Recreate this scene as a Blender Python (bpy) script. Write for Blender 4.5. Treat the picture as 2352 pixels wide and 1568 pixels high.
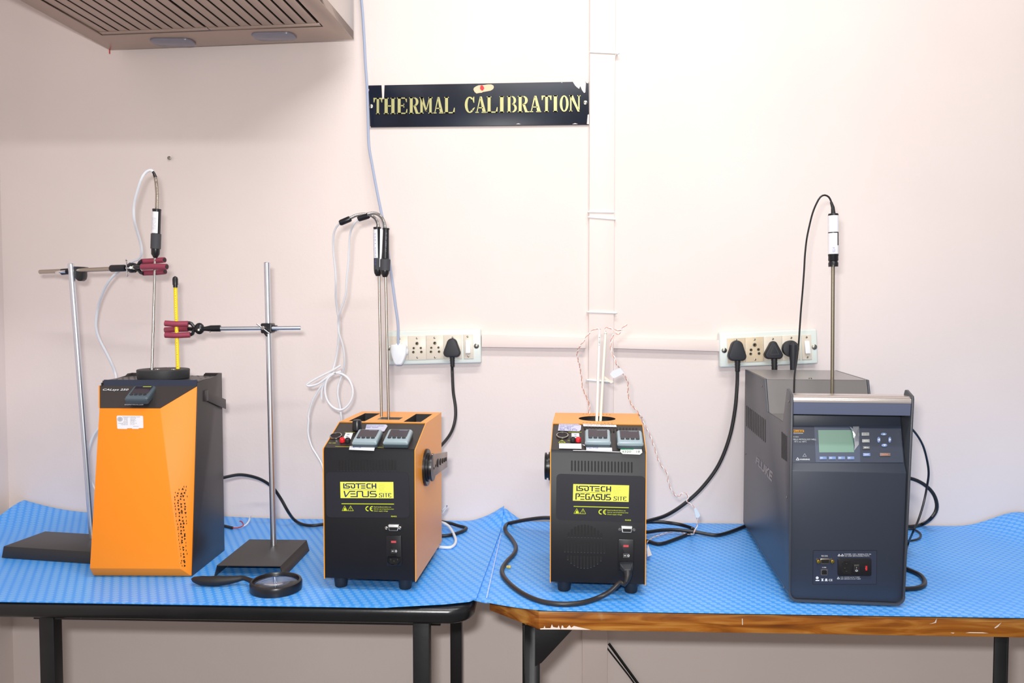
import bpy, bmesh, math, random
from mathutils import Vector, Matrix, Euler
random.seed(7)
SC = bpy.context.scene
for o in list(bpy.data.objects): bpy.data.objects.remove(o)
COL = SC.collection
# ------------------------------------------------------------------ camera, light, exposure
F = 1900.0                                   # focal length in pixels of a 2352 px wide frame
YAW, PIT = math.radians(2.4), math.atan(84/1900)
TZ = 0.75                                    # table surface height
CP = Vector((0, 0, 1.283))
WY = 2.025                                   # back wall
fw = Vector((-math.sin(YAW)*math.cos(PIT), math.cos(YAW)*math.cos(PIT), -math.sin(PIT)))
rt = Vector((math.cos(YAW), math.sin(YAW), 0)); up = rt.cross(fw)
cam = bpy.data.cameras.new('camera'); cam.sensor_width = 36; cam.lens = F/2352*36; cam.clip_start = .02
co = bpy.data.objects.new('camera', cam); COL.objects.link(co)
co.matrix_world = Matrix.Translation(CP) @ Matrix((rt, up, -fw)).transposed().to_4x4()
SC.camera = co
w = bpy.data.worlds.new('world'); SC.world = w; w.use_nodes = True
w.node_tree.nodes['Background'].inputs[0].default_value = (1.0, .96, .95, 1)
w.node_tree.nodes['Background'].inputs[1].default_value = .40
def lamp(name, loc, target, sx, sy, power, color=(1, 1, 1)):
    l = bpy.data.lights.new(name, 'AREA'); l.shape = 'RECTANGLE'; l.size = sx; l.size_y = sy; l.energy = power; l.color = color
    o = bpy.data.objects.new(name, l); COL.objects.link(o); o.location = loc
    o.rotation_euler = (Vector(target)-Vector(loc)).to_track_quat('-Z', 'Y').to_euler(); return o
lamp('ceiling_tube_light', (.28, .80, 2.75), (.30, 1.6, 1.2), 1.2, .12, 18, (1, 1, .99))
lamp('ceiling_tube_light', (.35, -.7, 2.75), (.35, .4, 1.1), 1.2, .12, 22.5, (1, 1, .99))
lamp('camera_flash', (-.04, -.01, 1.283+.078), (-.05, 2, 1.3), .07, .04, 18, (1, .99, .98))
SC.view_settings.view_transform = 'Standard'; SC.view_settings.look = 'None'
SC.view_settings.exposure = 0.0; SC.view_settings.gamma = 1; SC.view_settings.use_curve_mapping = False
# ------------------------------------------------------------------ pixel of the photograph -> point on a real surface
def ray(px, py): return fw*F + rt*(px-1176) + up*(784-py)
def PP(px, py, pl):
    d = ray(px, py); return CP + d*((pl[0]-CP).dot(pl[1])/d.dot(pl[1]))
def PZ(px, py, z=TZ): return PP(px, py, (Vector((0, 0, z)), Vector((0, 0, 1))))
def PY(px, py, y=WY): return PP(px, py, (Vector((0, y, 0)), Vector((0, 1, 0))))
def Zm(ox, oy, s): return lambda x, y: (ox+x/s, oy+y/s)
ZA = Zm(0, 360, 2.904); ZB = Zm(180, 820, 2.903); ZC = Zm(680, 460, 3.136); ZD = Zm(700, 920, 3.408); ZE = Zm(1220, 920, 3.267)
ZF = Zm(1640, 430, 3.337); ZG = Zm(1680, 820, 2.704); ZH = Zm(820, 170, 3.794); ZI = Zm(0, 0, 2.735); ZM = Zm(1280, 680, 5.345)
ZN = Zm(60, 560, 6.533); ZO = Zm(360, 700, 6.533); ZQ = Zm(740, 940, 7.84); ZP = Zm(200, 830, 6.918); ZR = Zm(1240, 930, 8.4)
ZS = Zm(1800, 890, 7.84); ZT = Zm(1860, 1250, 13.835); ZU = Zm(880, 740, 9.8); ZZ = Zm(1040, 1120, 5.6); ZW = Zm(840, 1180, 12.06)
Zb = Zm(380, 1080, 6.03); Zc = Zm(1640, 740, 9.046); Zd = Zm(1280, 1180, 8.255); Ze = Zm(1480, 1130, 9.8); Za = Zm(960, 1000, 5.41)
Zf = Zm(320, 380, 7.13)
# ------------------------------------------------------------------ materials
def lin(c): return tuple(((x/255)/12.92 if x <= 10.31 else ((x/255+.055)/1.055)**2.4) for x in c)
MC = {}
def mat(name, rgb, rough=.5, metal=0, var=0, vs=8, bump=0, bs=200, spec=.5, coat=0, stretch=None, emit=0):
    if name in MC: return MC[name]
    m = bpy.data.materials.new(name); m.use_nodes = True; nt = m.node_tree; b = nt.nodes['Principled BSDF']
    c = lin(rgb); b.inputs['Base Color'].default_value = (*c, 1); b.inputs['Roughness'].default_value = rough
    b.inputs['Metallic'].default_value = metal; b.inputs['Specular IOR Level'].default_value = spec
    if coat: b.inputs['Coat Weight'].default_value = coat; b.inputs['Coat Roughness'].default_value = .08
    tc = nt.nodes.new('ShaderNodeTexCoord'); src = tc.outputs['Object']
    if stretch:
        mp = nt.nodes.new('ShaderNodeMapping'); mp.inputs['Scale'].default_value = stretch
        nt.links.new(src, mp.inputs[0]); src = mp.outputs[0]
    if var:
        n = nt.nodes.new('ShaderNodeTexNoise'); n.inputs['Scale'].default_value = vs; n.inputs['Detail'].default_value = 5
        r = nt.nodes.new('ShaderNodeMapRange'); r.inputs[1].default_value = .3; r.inputs[2].default_value = .7
        r.inputs[3].default_value = 1-var; r.inputs[4].default_value = 1+var
        mx = nt.nodes.new('ShaderNodeVectorMath'); mx.operation = 'SCALE'; mx.inputs[0].default_value = c
        nt.links.new(src, n.inputs['Vector']); nt.links.new(n.outputs[0], r.inputs[0]); nt.links.new(r.outputs[0], mx.inputs['Scale'])
        nt.links.new(mx.outputs[0], b.inputs['Base Color'])
    if bump:
        n = nt.nodes.new('ShaderNodeTexNoise'); n.inputs['Scale'].default_value = bs; n.inputs['Detail'].default_value = 4
        bp = nt.nodes.new('ShaderNodeBump'); bp.inputs['Strength'].default_value = bump; bp.inputs['Distance'].default_value = .001
        nt.links.new(src, n.inputs['Vector']); nt.links.new(n.outputs[0], bp.inputs['Height']); nt.links.new(bp.outputs[0], b.inputs['Normal'])
    MC[name] = m; return m
def nd(nt, t, **k):
    n = nt.nodes.new(t)
    for a, v in k.items(): setattr(n, a, v)
    return n
def mth(nt, op, a, b=None, c=None):
    n = nt.nodes.new('ShaderNodeMath'); n.operation = op
    for i, v in enumerate((a, b, c)):
        if v is None: continue
        if isinstance(v, (int, float)): n.inputs[i].default_value = v
        else: nt.links.new(v, n.inputs[i])
    return n.outputs[0]
def mat_mat():
    m = mat('blue_mat', (84, 168, 255), .42, spec=.4, bump=0); nt = m.node_tree; b = nt.nodes['Principled BSDF']
    tc = nd(nt, 'ShaderNodeTexCoord'); sx = nd(nt, 'ShaderNodeSeparateXYZ'); nt.links.new(tc.outputs['Object'], sx.inputs[0])
    X, Y = sx.outputs[0], sx.outputs[1]
    v = mth(nt, 'DIVIDE', Y, .0114); r = mth(nt, 'ROUND', v)
    dy = mth(nt, 'MULTIPLY', mth(nt, 'SUBTRACT', v, r), .0114)
    xo = mth(nt, 'MULTIPLY_ADD', r, .00587, X)
    fr = mth(nt, 'FRACT', mth(nt, 'ADD', mth(nt, 'DIVIDE', xo, .0176), 100.5))
    dx = mth(nt, 'MULTIPLY', mth(nt, 'SUBTRACT', fr, .5), .0176)
    d = mth(nt, 'SQRT', mth(nt, 'ADD', mth(nt, 'MULTIPLY', dx, dx), mth(nt, 'MULTIPLY', dy, dy)))
    mr = nd(nt, 'ShaderNodeMapRange'); mr.interpolation_type = 'SMOOTHSTEP'
    for i, q in ((1, .0066), (2, .0052), (3, 0), (4, 1)): mr.inputs[i].default_value = q
    nt.links.new(d, mr.inputs[0])
    n = nd(nt, 'ShaderNodeTexNoise'); n.inputs['Scale'].default_value = 5; nt.links.new(tc.outputs['Object'], n.inputs['Vector'])
    mx = nd(nt, 'ShaderNodeMix', data_type='RGBA'); mx.inputs[6].default_value = (*lin((70, 162, 255)), 1); mx.inputs[7].default_value = (*lin((124, 190, 255)), 1)
    nt.links.new(mth(nt, 'MULTIPLY', mr.outputs[0], mth(nt, 'ADD', n.outputs[0], .3)), mx.inputs[0]); nt.links.new(mx.outputs[2], b.inputs['Base Color'])
    bp = nd(nt, 'ShaderNodeBump'); bp.inputs['Strength'].default_value = .35; bp.inputs['Distance'].default_value = .0004
    nt.links.new(mr.outputs[0], bp.inputs['Height']); nt.links.new(bp.outputs[0], b.inputs['Normal'])
    return m
def mat_wood():
    m = mat('worn_wood', (150, 92, 30), .38); nt = m.node_tree; b = nt.nodes['Principled BSDF']
    tc = nd(nt, 'ShaderNodeTexCoord'); mp = nd(nt, 'ShaderNodeMapping'); mp.inputs['Scale'].default_value = (3, 12, 26)
    nt.links.new(tc.outputs['Object'], mp.inputs[0])
    n = nd(nt, 'ShaderNodeTexNoise'); n.inputs['Scale'].default_value = 2.2; n.inputs['Detail'].default_value = 8; n.inputs['Distortion'].default_value = 1.4
    nt.links.new(mp.outputs[0], n.inputs['Vector'])
    cr = nd(nt, 'ShaderNodeValToRGB'); e = cr.color_ramp.elements
    e[0].position = .3; e[0].color = (*lin((104, 54, 14)), 1); e[1].position = .72; e[1].color = (*lin((196, 140, 66)), 1)
    q = cr.color_ramp.elements.new(.5); q.color = (*lin((158, 92, 24)), 1)
    nt.links.new(n.outputs[0], cr.inputs[0])
    n2 = nd(nt, 'ShaderNodeTexNoise'); n2.inputs['Scale'].default_value = 9; n2.inputs['Detail'].default_value = 9; nt.links.new(tc.outputs['Object'], n2.inputs['Vector'])
    mr = nd(nt, 'ShaderNodeMapRange'); mr.inputs[1].default_value = .64; mr.inputs[2].default_value = .72; nt.links.new(n2.outputs[0], mr.inputs[0])
    mx = nd(nt, 'ShaderNodeMix', data_type='RGBA'); mx.inputs[7].default_value = (*lin((205, 180, 140)), 1)
    nt.links.new(mth(nt, 'MULTIPLY', mr.outputs[0], .55), mx.inputs[0]); nt.links.new(cr.outputs[0], mx.inputs[6]); nt.links.new(mx.outputs[2], b.inputs['Base Color'])
    return m
WALL = mat('wall_paint', (234, 221, 216), .75, var=.025, vs=3, bump=.35, bs=120)
TRUNK = mat('painted_trunking', (236, 221, 215), .6, var=.02)
FLOOR = mat('floor_tile', (112, 102, 94), .5, var=.06)
BLUE = mat_mat(); WOOD = mat_wood()
BLACK = mat('black_plastic', (24, 25, 30), .32); MATT = mat('matt_black', (30, 28, 28), .55, bump=.15, bs=900)
BASEBLK = mat('stand_base_black', (44, 41, 39), .42, bump=.3, bs=900)
RUB = mat('black_rubber', (30, 30, 33), .5); RUBG = mat('grey_rubber', (62, 63, 68), .7)
ISOB = mat('device_front_black', (11, 12, 20), .45, spec=.35, var=.15, vs=14); ISOP = mat('device_overlay', (26, 28, 38), .48)
ISOS = mat('device_slope_black', (44, 40, 39), .4)
ORANGE = mat('orange_paint', (250, 162, 40), .36, spec=.75, bump=.06, bs=1200); ORANGE2 = mat('orange_powder_coat', (252, 142, 14), .5, bump=.12, bs=1400)
DARKP = mat('dark_powder_coat', (52, 48, 48), .36, bump=.15, bs=1200); HOLE = mat('hole_black', (6, 6, 8), .8)
SLOT = mat('slot_black', (9, 9, 12), .55)
SLATE = mat('slate_paint', (62, 66, 74), .38, bump=.12, bs=1300); SLATEF = mat('slate_front_shaded', (47, 54, 68), .42, bump=.12, bs=1300)  # one slate paint; the front's weaker reflection is put into a darker copy
SLATED = mat('slate_panel', (44, 52, 72), .4); CHROME = mat('chrome', (225, 225, 228), .12, 1); STEEL = mat('steel', (188, 186, 182), .24, 1)
STEELD = mat('dull_steel', (186, 176, 164), .34, 1); STEELR = mat('rod_steel', (222, 228, 238), .34, 1); BRUSH = mat('brushed_steel', (176, 160, 150), .38, 1, bump=.25, bs=60, stretch=(1, 12, 1))
HOODS = mat('hood_side_steel', (206, 202, 198), .3, 1)
WHITE = mat('white_plastic', (236, 240, 244), .35); WCABLE = mat('white_cable', (228, 232, 238), .4); GCABLE = mat('grey_cable', (168, 180, 205), .45)
BCABLE = mat('black_cable', (28, 28, 31), .38); PLATE = mat('switch_plate', (224, 232, 226), .3); MODULE = mat('socket_module', (224, 214, 198), .35, var=.03, vs=60)
MODULE2 = mat('aged_socket_module', (214, 196, 168), .35, var=.08, vs=50); PLUGB = mat('plug_black', (34, 37, 44), .5, bump=.25, bs=1200)
YELLOW = mat('yellow_label', (236, 240, 92), .5); YEL2 = mat('yellow_print', (206, 220, 40), .5); NAVY = mat('logo_navy', (40, 46, 92), .5); CHAR = mat('logo_charcoal', (48, 50, 56), .5)
PAPER = mat('paper', (232, 232, 238), .6); TEXTG = mat('grey_print', (120, 124, 140), .6); TEXTW = mat('white_print', (222, 226, 232), .5); INK = mat('blue_ink', (96, 100, 180), .6)
BEZEL = mat('controller_bezel', (150, 168, 176), .35); BEZELD = mat('controller_base', (62, 76, 84), .45); BEZ2 = mat('dark_controller_bezel', (84, 98, 108), .4)
SCREEN = mat('controller_screen', (52, 46, 56), .15); BTN = mat('controller_button', (44, 50, 54), .4); LCD = mat('lcd_green', (112, 148, 132), .3)
RED = mat('red', (214, 36, 46), .35); REDF = mat('fuse_red', (196, 70, 76), .5); MAROON = mat('maroon_vinyl', (148, 58, 80), .5); BRASS = mat('brass_letters', (192, 188, 130), .35, .4)
SIGN = mat('sign_black', (22, 28, 44), .36, spec=.3, var=.35, vs=9); PLASTER = mat('plaster', (240, 206, 170), .6); YTH = mat('thermometer_yellow', (246, 216, 10), .3)
CERAM = mat('ceramic', (236, 236, 230), .5); CERAM2 = mat('aged_ceramic', (230, 231, 216), .5); OWIRE = mat('orange_wire', (206, 146, 122), .5); RWIRE = mat('red_wire', (190, 50, 40), .5)
TABK = mat('table_black', (22, 24, 27), .25, var=.2, vs=20, bump=.25, bs=40); LEGK = mat('leg_black', (13, 14, 17), .45, var=.25, vs=25, bump=.2, bs=60)
GREYB = mat('button_grey', (170, 172, 170), .4); BLUEB = mat('button_blue', (118, 142, 190), .35); BRNB = mat('button_brown', (128, 106, 98), .4)
SCREW = mat('screw_metal', (150, 148, 140), .35, 1); COPPER = mat('brass_contact', (190, 160, 70), .3, 1); TIE = mat('cable_tie', (240, 246, 244), .4); GREEN = mat('green_label', (60, 170, 120), .5)
DISC = mat('insulation_disc', (42, 44, 47), .55, bump=.2, bs=500); LAMPG = mat('lamp_glass', (120, 118, 130), .25); FUSE = mat('fuse_yellow', (230, 160, 30), .5)
def glass():
    m = bpy.data.materials.new('lens_glass'); m.use_nodes = True; b = m.node_tree.nodes['Principled BSDF']
    b.inputs['Transmission Weight'].default_value = 1; b.inputs['IOR'].default_value = 1.5; b.inputs['Roughness'].default_value = .0; return m
GLASS = glass()
# ------------------------------------------------------------------ mesh builder
class MB:
    def __init__(s, M=None): s.v = []; s.f = []; s.mi = []; s.M = M; s.k = 0
    def add(s, vs, fs):
        b = len(s.v)
        for p in vs:
            p = Vector(p); s.v.append(s.M @ p if s.M else p)
        for f in fs: s.f.append([b+i for i in f]); s.mi.append(s.k)
        return s
    def mat(s, k): s.k = k; return s
    def box(s, x0, x1, y0, y1, z0, z1):
        vs = [(x, y, z) for z in (z0, z1) for y in (y0, y1) for x in (x0, x1)]
        return s.add(vs, [(0, 2, 3, 1), (4, 5, 7, 6), (0, 1, 5, 4), (2, 6, 7, 3), (0, 4, 6, 2), (1, 3, 7, 5)])
    def prism(s, poly, ax, a, b):
        n = len(poly)
        def P(u, v, t): return {'x': (t, u, v), 'y': (u, t, v), 'z': (u, v, t)}[ax]
        vs = [P(u, v, a) for u, v in poly]+[P(u, v, b) for u, v in poly]
        return s.add(vs, [list(range(n)), list(range(2*n-1, n-1, -1))]+[(i, (i+1) % n, n+(i+1) % n, n+i) for i in range(n)])
    def hull(s, A, B):                       # two matching loops of 3D points joined
        n = len(A)
        return s.add(list(A)+list(B), [list(range(n)), list(range(2*n-1, n-1, -1))]+[(i, (i+1) % n, n+(i+1) % n, n+i) for i in range(n)])
    def quad(s, pts): return s.add(pts, [tuple(range(len(pts)))])
    def rings(s, cs, rs, n=20, cap=True, flat=1, upv=None):
        cs = [Vector(c) for c in cs]; vs = []; m = len(cs)
        t0 = (cs[1]-cs[0]).normalized(); a = (Vector(upv) if upv else (Vector((0, 0, 1)) if abs(t0.z) < .9 else Vector((1, 0, 0))))
        u = (a-t0*a.dot(t0)).normalized()
        for i in range(m):
            t = (cs[min(i+1, m-1)]-cs[max(i-1, 0)])
            t = t.normalized() if t.length > 1e-9 else t0
            u = (u-t*u.dot(t)).normalized(); w_ = t.cross(u)
            r = rs[i] if isinstance(rs, (list, tuple)) else rs
            for k in range(n):
                an = 2*math.pi*k/n; vs.append(cs[i]+u*(r*math.cos(an)*flat)+w_*(r*math.sin(an)))
        fs = [(i*n+k, i*n+(k+1) % n, (i+1)*n+(k+1) % n, (i+1)*n+k) for i in range(m-1) for k in range(n)]
        if cap: fs += [list(range(n))[::-1], [(m-1)*n+k for k in range(n)]]
        return s.add(vs, fs)
    def cyl(s, p0, p1, r0, r1=None, n=20):
        return s.rings([p0, p1], [r0, r0 if r1 is None else r1], n)
    def lathe(s, p0, p1, prof, n=24):        # prof: (distance along p0->p1 in metres, radius)
        p0 = Vector(p0); d = (Vector(p1)-p0).normalized(); vs = []
        a = Vector((0, 0, 1)) if abs(d.z) < .9 else Vector((1, 0, 0)); u = (a-d*a.dot(d)).normalized(); w_ = d.cross(u); m = len(prof)
        for h, r in prof:
            for k in range(n):
                an = 2*math.pi*k/n; vs.append(p0+d*h+u*(r*math.cos(an))+w_*(r*math.sin(an)))
        fs = [(i*n+k, i*n+(k+1) % n, (i+1)*n+(k+1) % n, (i+1)*n+k) for i in range(m-1) for k in range(n)]
        fs += [list(range(n))[::-1], [(m-1)*n+k for k in range(n)]]
        return s.add(vs, fs)
    def ball(s, c, r, n=12, sc=(1, 1, 1)):
        vs = []; c = Vector(c); m = n//2
        for i in range(m+1):
            th = math.pi*i/m
            for k in range(n):
                an = 2*math.pi*k/n; vs.append(c+Vector((r*sc[0]*math.sin(th)*math.cos(an), r*sc[1]*math.sin(th)*math.sin(an), r*sc[2]*math.cos(th))))
        return s.add(vs, [(i*n+k, i*n+(k+1) % n, (i+1)*n+(k+1) % n, (i+1)*n+k) for i in range(m) for k in range(n)])
    def tube(s, pts, r, n=10, step=.006, flat=1): return s.rings(smooth(pts, step), r, n)
    def polys(s, L, ps, depth=0, nrm=None):   # 2D polygons placed on a surface by the map L
        for p in ps:
            A = [L(*q) for q in p]
            if depth: s.hull([a+nrm*depth for a in A], A)
            else: s.quad(A)
        return s
    def build(s, name, m, parent=None, bevel=0, seg=2, ang=30, sub=0, smoothf=True):
        me = bpy.data.meshes.new(name)
        inv = IW[rootof(parent)] if parent else Matrix()
        me.from_pydata([inv @ p for p in s.v], [], s.f)
        for q in (m if isinstance(m, (list, tuple)) else [m]): me.materials.append(q)
        for p, k in zip(me.polygons, s.mi): p.material_index = k
        bm = bmesh.new(); bm.from_mesh(me); bmesh.ops.remove_doubles(bm, verts=bm.verts, dist=1e-7)
        bmesh.ops.recalc_face_normals(bm, faces=bm.faces)
        if bevel:
            es = [e for e in bm.edges if len(e.link_faces) == 2 and e.calc_face_angle(0) > math.radians(ang)]
            bmesh.ops.bevel(bm, geom=es, offset=bevel, segments=seg, profile=.5, affect='EDGES', clamp_overlap=True)
        for f in bm.faces: f.smooth = smoothf
        for e in bm.edges:
            if len(e.link_faces) == 2 and e.calc_face_angle(0) > math.radians(34): e.smooth = False
        bm.to_mesh(me); bm.free()
        o = bpy.data.objects.new(name, me); COL.objects.link(o)
        if parent: o.parent = parent
        else: IW[o] = Matrix()
        return o
IW = {}
def rootof(o):
    while o.parent: o = o.parent
    return o
def thing(name, label, cat, loc, rz=0, group=None):
    o = bpy.data.objects.new(name, None); o.empty_display_size = .02; COL.objects.link(o)
    o.location = loc; o.rotation_euler = (0, 0, rz)
    IW[o] = (Matrix.Translation(Vector(loc)) @ Matrix.Rotation(rz, 4, 'Z')).inverted()
    o['label'] = label; o['category'] = cat
    if group: o['group'] = group
    return o
def tag(o, label, cat, group=None):
    o['label'] = label; o['category'] = cat
    if group: o['group'] = group
    return o
def struct(name, mb, m): o = mb.build(name, m); o['kind'] = 'structure'; return o
def smooth(pts, step=.006):
    P = [Vector(p) for p in pts]
    if len(P) == 2: return P
    P = [P[0]*2-P[1]]+P+[P[-1]*2-P[-2]]; out = []
    for i in range(1, len(P)-2):
        a, b, c, d = P[i-1:i+3]; n = max(2, int((c-b).length/step))
        for k in range(n):
            t = k/n; t2 = t*t; t3 = t2*t
            out.append(.5*((2*b)+(c-a)*t+(2*a-5*b+4*c-d)*t2+(3*b-a-3*c+d)*t3))
    out.append(P[-2]); return out
def arc(cx, cy, rx, ry, a0, a1, n=10): return [(cx+rx*math.cos(math.radians(a0+(a1-a0)*i/n)), cy+ry*math.sin(math.radians(a0+(a1-a0)*i/n))) for i in range(n+1)]
def rrect(x0, y0, x1, y1, r, n=5):
    return arc(x1-r, y1-r, r, r, 0, 90, n)+arc(x0+r, y1-r, r, r, 90, 180, n)+arc(x0+r, y0+r, r, r, 180, 270, n)+arc(x1-r, y0+r, r, r, 270, 360, n)
def stroke(pts, t, t2=None):                 # thick polyline as rectangles; t2: thickness of upright runs
    out = []; n = len(pts)-1
    for i in range(n):
        a, b = Vector(pts[i]), Vector(pts[i+1]); d = (b-a); 
        if d.length < 1e-9: continue
        d.normalize(); tt = t2 if (t2 and abs(d.y) > abs(d.x)) else t
        e = tt/2*.7
        if i > 0: a = a-d*e
        if i < n-1: b = b+d*e
        w_ = Vector((-d.y, d.x))*tt/2
        out.append([tuple(a+w_), tuple(b+w_), tuple(b-w_), tuple(a-w_)])
    return out
def quadmap(c, off=0, n=None):               # c: tl,tr,br,bl world points -> (u,v) with v up
    tl, tr, br, bl = c; k = (n*off if n else Vector())
    return lambda u, v: (bl*(1-u)+br*u)*(1-v)+(tl*(1-u)+tr*u)*v+k
def text(mb, s, L, x0, y0, x1, y1, shear=0, bold=0):   # text fitted in the box (x0,y0)-(x1,y1) of the 2D map L (y0 = baseline)
    cu = bpy.data.curves.new('t', 'FONT'); cu.body = s; cu.resolution_u = 3; cu.shear = shear; cu.offset = bold; cu.fill_mode = 'FRONT'
    o = bpy.data.objects.new('t', cu); COL.objects.link(o); bpy.context.view_layer.update()
    me = o.to_mesh(); vs = [v.co.copy() for v in me.vertices]; fs = [tuple(p.vertices) for p in me.polygons]; o.to_mesh_clear()
    bpy.data.objects.remove(o); bpy.data.curves.remove(cu)
    if not vs: return
    a, b = min(v.x for v in vs), max(v.x for v in vs); c, d = 0.0, .72
    mb.add([L(x0+(v.x-a)/(b-a)*(x1-x0), y0+(v.y-c)/(d-c)*(y1-y0)) for v in vs], fs)
class Fr:                                    # frame of a device standing on the table
    def __init__(s, o, deg): s.o = Vector(o); s.a = math.radians(deg); s.M = Matrix.Translation(s.o) @ Matrix.Rotation(s.a, 4, 'Z'); s.I = s.M.inverted()
    def w(s, x, y, z): return s.M @ Vector((x, y, z))
    def n(s, x, y, z): return (s.M.to_3x3() @ Vector((x, y, z))).normalized()
    def plane(s, p, n): return (s.w(*p), s.n(*n))
    def hit(s, q, pl): return PP(q[0], q[1], pl)
    def loc(s, q, pl): return s.I @ PP(q[0], q[1], pl)
def pxmap(pl, Z=None, lift=.0003):           # 2D map: picture coordinates -> point just above a surface
    n = pl[1] if (CP-pl[0]).dot(pl[1]) > 0 else -pl[1]
    def L(x, y):
        q = Z(x, y) if Z else (x, y); return PP(q[0], q[1], pl)+n*lift
    return L
def nface(pl): return pl[1] if (CP-pl[0]).dot(pl[1]) > 0 else -pl[1]
# ------------------------------------------------------------------ the room
LX = PY(14, 900).x
struct('wall_back', MB().box(LX-.2, 3.2, WY, WY+.12, 0, 2.9), WALL)
struct('wall_left', MB().box(LX-.12, LX, -2.2, WY, 0, 2.9), WALL)
struct('floor', MB().box(LX-.2, 3.2, -2.2, WY+.12, -.06, 0), FLOOR)
struct('ceiling', MB().box(LX-.2, 3.2, -2.2, WY+.12, 2.9, 2.98), mat('ceiling_white', (228, 222, 218), .8))
# ------------------------------------------------------------------ trunking on the wall
def trunk(name, pts, depth, label, y=WY):
    A = [PY(px, py, y-depth) for px, py in pts]
    f = [Vector((a.x, y-.0006, a.z)) for a in A]
    m = MB().hull(A, f); o = m.build(name, TRUNK, None, bevel=.0012); tag(o, label, 'cable trunking'); return o
TD = .012
root = thing('cable_trunking', 'tall pink painted trunking strip right of the black sign', 'cable trunking', (PY(1383, 784).x, WY, TZ))
A = [(1355, -30), (1414, -30), (1408, 1180), (1351, 1180)]
A = [PY(px, py, WY-TD) for px, py in A]
MB().hull(A, [Vector((a.x, WY-.0005, a.z)) for a in A]).build('duct', TRUNK, root, bevel=.0015)
mb = MB(); mb.prism([(p[0], p[1]) for p in [(0, 0)]] and rrect(-.006, -.01, .006, .01, .004), 'y', 0, .0004)
c = PY(1364, 45, WY-TD-.0006); mb.v = [v+c for v in mb.v]; mb.build('paint_chip', TIE, root)
for (x0, y0, x1, y1, e) in ((1356, 119, 1418, 122, 1), (1352, 486, 1409, 487, 0), (1353, 498, 1413, 503, 0), (1350, 716, 1413, 718, 1), (1349, 872, 1407, 877, 0)):
    a, b = PY(x0, y0, WY-TD-.002), PY(x1, y1, WY-TD-.002)
    m = MB(); m.rings([a+Vector((0, TD, 0)), a, a*.98+b*.02, b*.98+a*.02, b, b+Vector((0, TD, 0))], .0022, 8)
    if e: m.ball(b, .0042, 10, (1.4, .8, .8))
    m.build('cable_tie', TIE, root)
trunk('cable_trunking', [(1106, 769), (1346, 777), (1346, 800), (1106, 797)], .018, 'short horizontal trunking from the left socket plate to the tall trunking')
trunk('cable_trunking', [(1409, 777), (1653, 781), (1653, 807), (1409, 800)], .018, 'horizontal trunking from the tall trunking to the right socket plate')
trunk('cable_trunking', [(1338, 1210), (1396, 1210), (1395, 1640), (1337, 1640)], .013, 'pink trunking strip seen under the wooden table')
m = MB(); a, b = PY(1395, 1478, WY-.006), PY(1500, 1622, WY-.006); d = Vector((.004, 0, .0))
m.rings([a+d, (a+b)/2+d, b+d], .0035, 8); m.rings([a-d*1.2+Vector((0, .002, -.006)), (a+b)/2-d*1.2, b-d*1.2], .002, 8)
tag(m.build('loose_cable', [LEGK], None), 'slanting dark cable on the wall under the wooden table', 'cable')
m = MB(); c = PY(389, 363, WY-.006); m.cyl(c+Vector((0, .006, 0)), c, .002); m.lathe(c, c-Vector((0, 1, 0)), [(0, .0045), (.002, .0045), (.003, .002)], 12)
tag(m.build('wall_nail', SCREW), 'small nail in the wall under the extractor hood', 'nail')
# ------------------------------------------------------------------ tables
FY = 1.437                                  # front edges of the tabletops
def rounded_top(poly, z0, z1, M, name, parent, bev, seg=3):
    m = MB(); m.prism(poly, 'z', z0, z1); return m.build(name, M, parent, bevel=bev, seg=seg, ang=50)
x1 = PY(1086, 1405, FY).x
t = thing('side_table', 'black table with rounded edge carrying the left blue mat', 'table', (-.7, 1.7, 0))
TL = TZ-.0035
rounded_top([(LX+.012, FY-.004), (x1-.045, FY-.001)]+arc(x1-.045, FY+.045, .045, .045, -80, 0, 6)+[(x1, WY-.012), (LX+.012, WY-.012)], TL-.031, TL, TABK, 'tabletop', t, .011, 4)
def leg(px0, px1, yf, top, parent, dep=.027, name='leg'):
    a, b = PY(px0, 1480, yf), PY(px1, 1480, yf); m = MB(); m.box(a.x, b.x, yf, yf+dep, 0, top); return m.build(name, LEGK, parent, bevel=.0015)
leg(90, 124, FY+.018, TL-.031, t); leg(948, 986, FY+.018, TL-.031, t); leg(1034, 1060, 1.87, TL-.031, t)
m = MB(); a = PY(975, 1430, FY+.05); b = PY(1012, 1430, FY+.05); m.box(a.x, b.x, FY+.05, FY+.4, TL-.052, TL-.031)
m.box(PY(100, 1430, FY+.05).x, a.x, FY+.02, FY+.04, TL-.040, TL-.031); m.build('apron_rail', LEGK, t, bevel=.001)
t = thing('work_table', 'worn brown wooden table with clipped corner on black angle iron legs', 'table', (.7, 1.7, 0))
xa, xb = PY(1238, 1425, FY).x, PY(1120, 1398, FY+.09).x
rounded_top([(xa, FY+.001), (1.55, FY+.001), (1.55, WY-.01), (xb+.004, WY-.01), (xb+.004, FY+.09)], TL-.0365, TL-.0034, WOOD, 'tabletop', t, .0015, 2)
rounded_top([(xa, FY), (1.55, FY), (1.55, WY-.01), (xb+.003, WY-.01), (xb+.003, FY+.09)], TL-.0034, TL-.0008, mat('laminate_edge', (40, 36, 34), .4), 'laminate', t, .0006, 1)
mw = MB(); L = pxmap((Vector((0, FY+.001, 0)), Vector((0, -1, 0))), Zm(1130, 1320, 6.323), .0004)
chips = []
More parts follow.
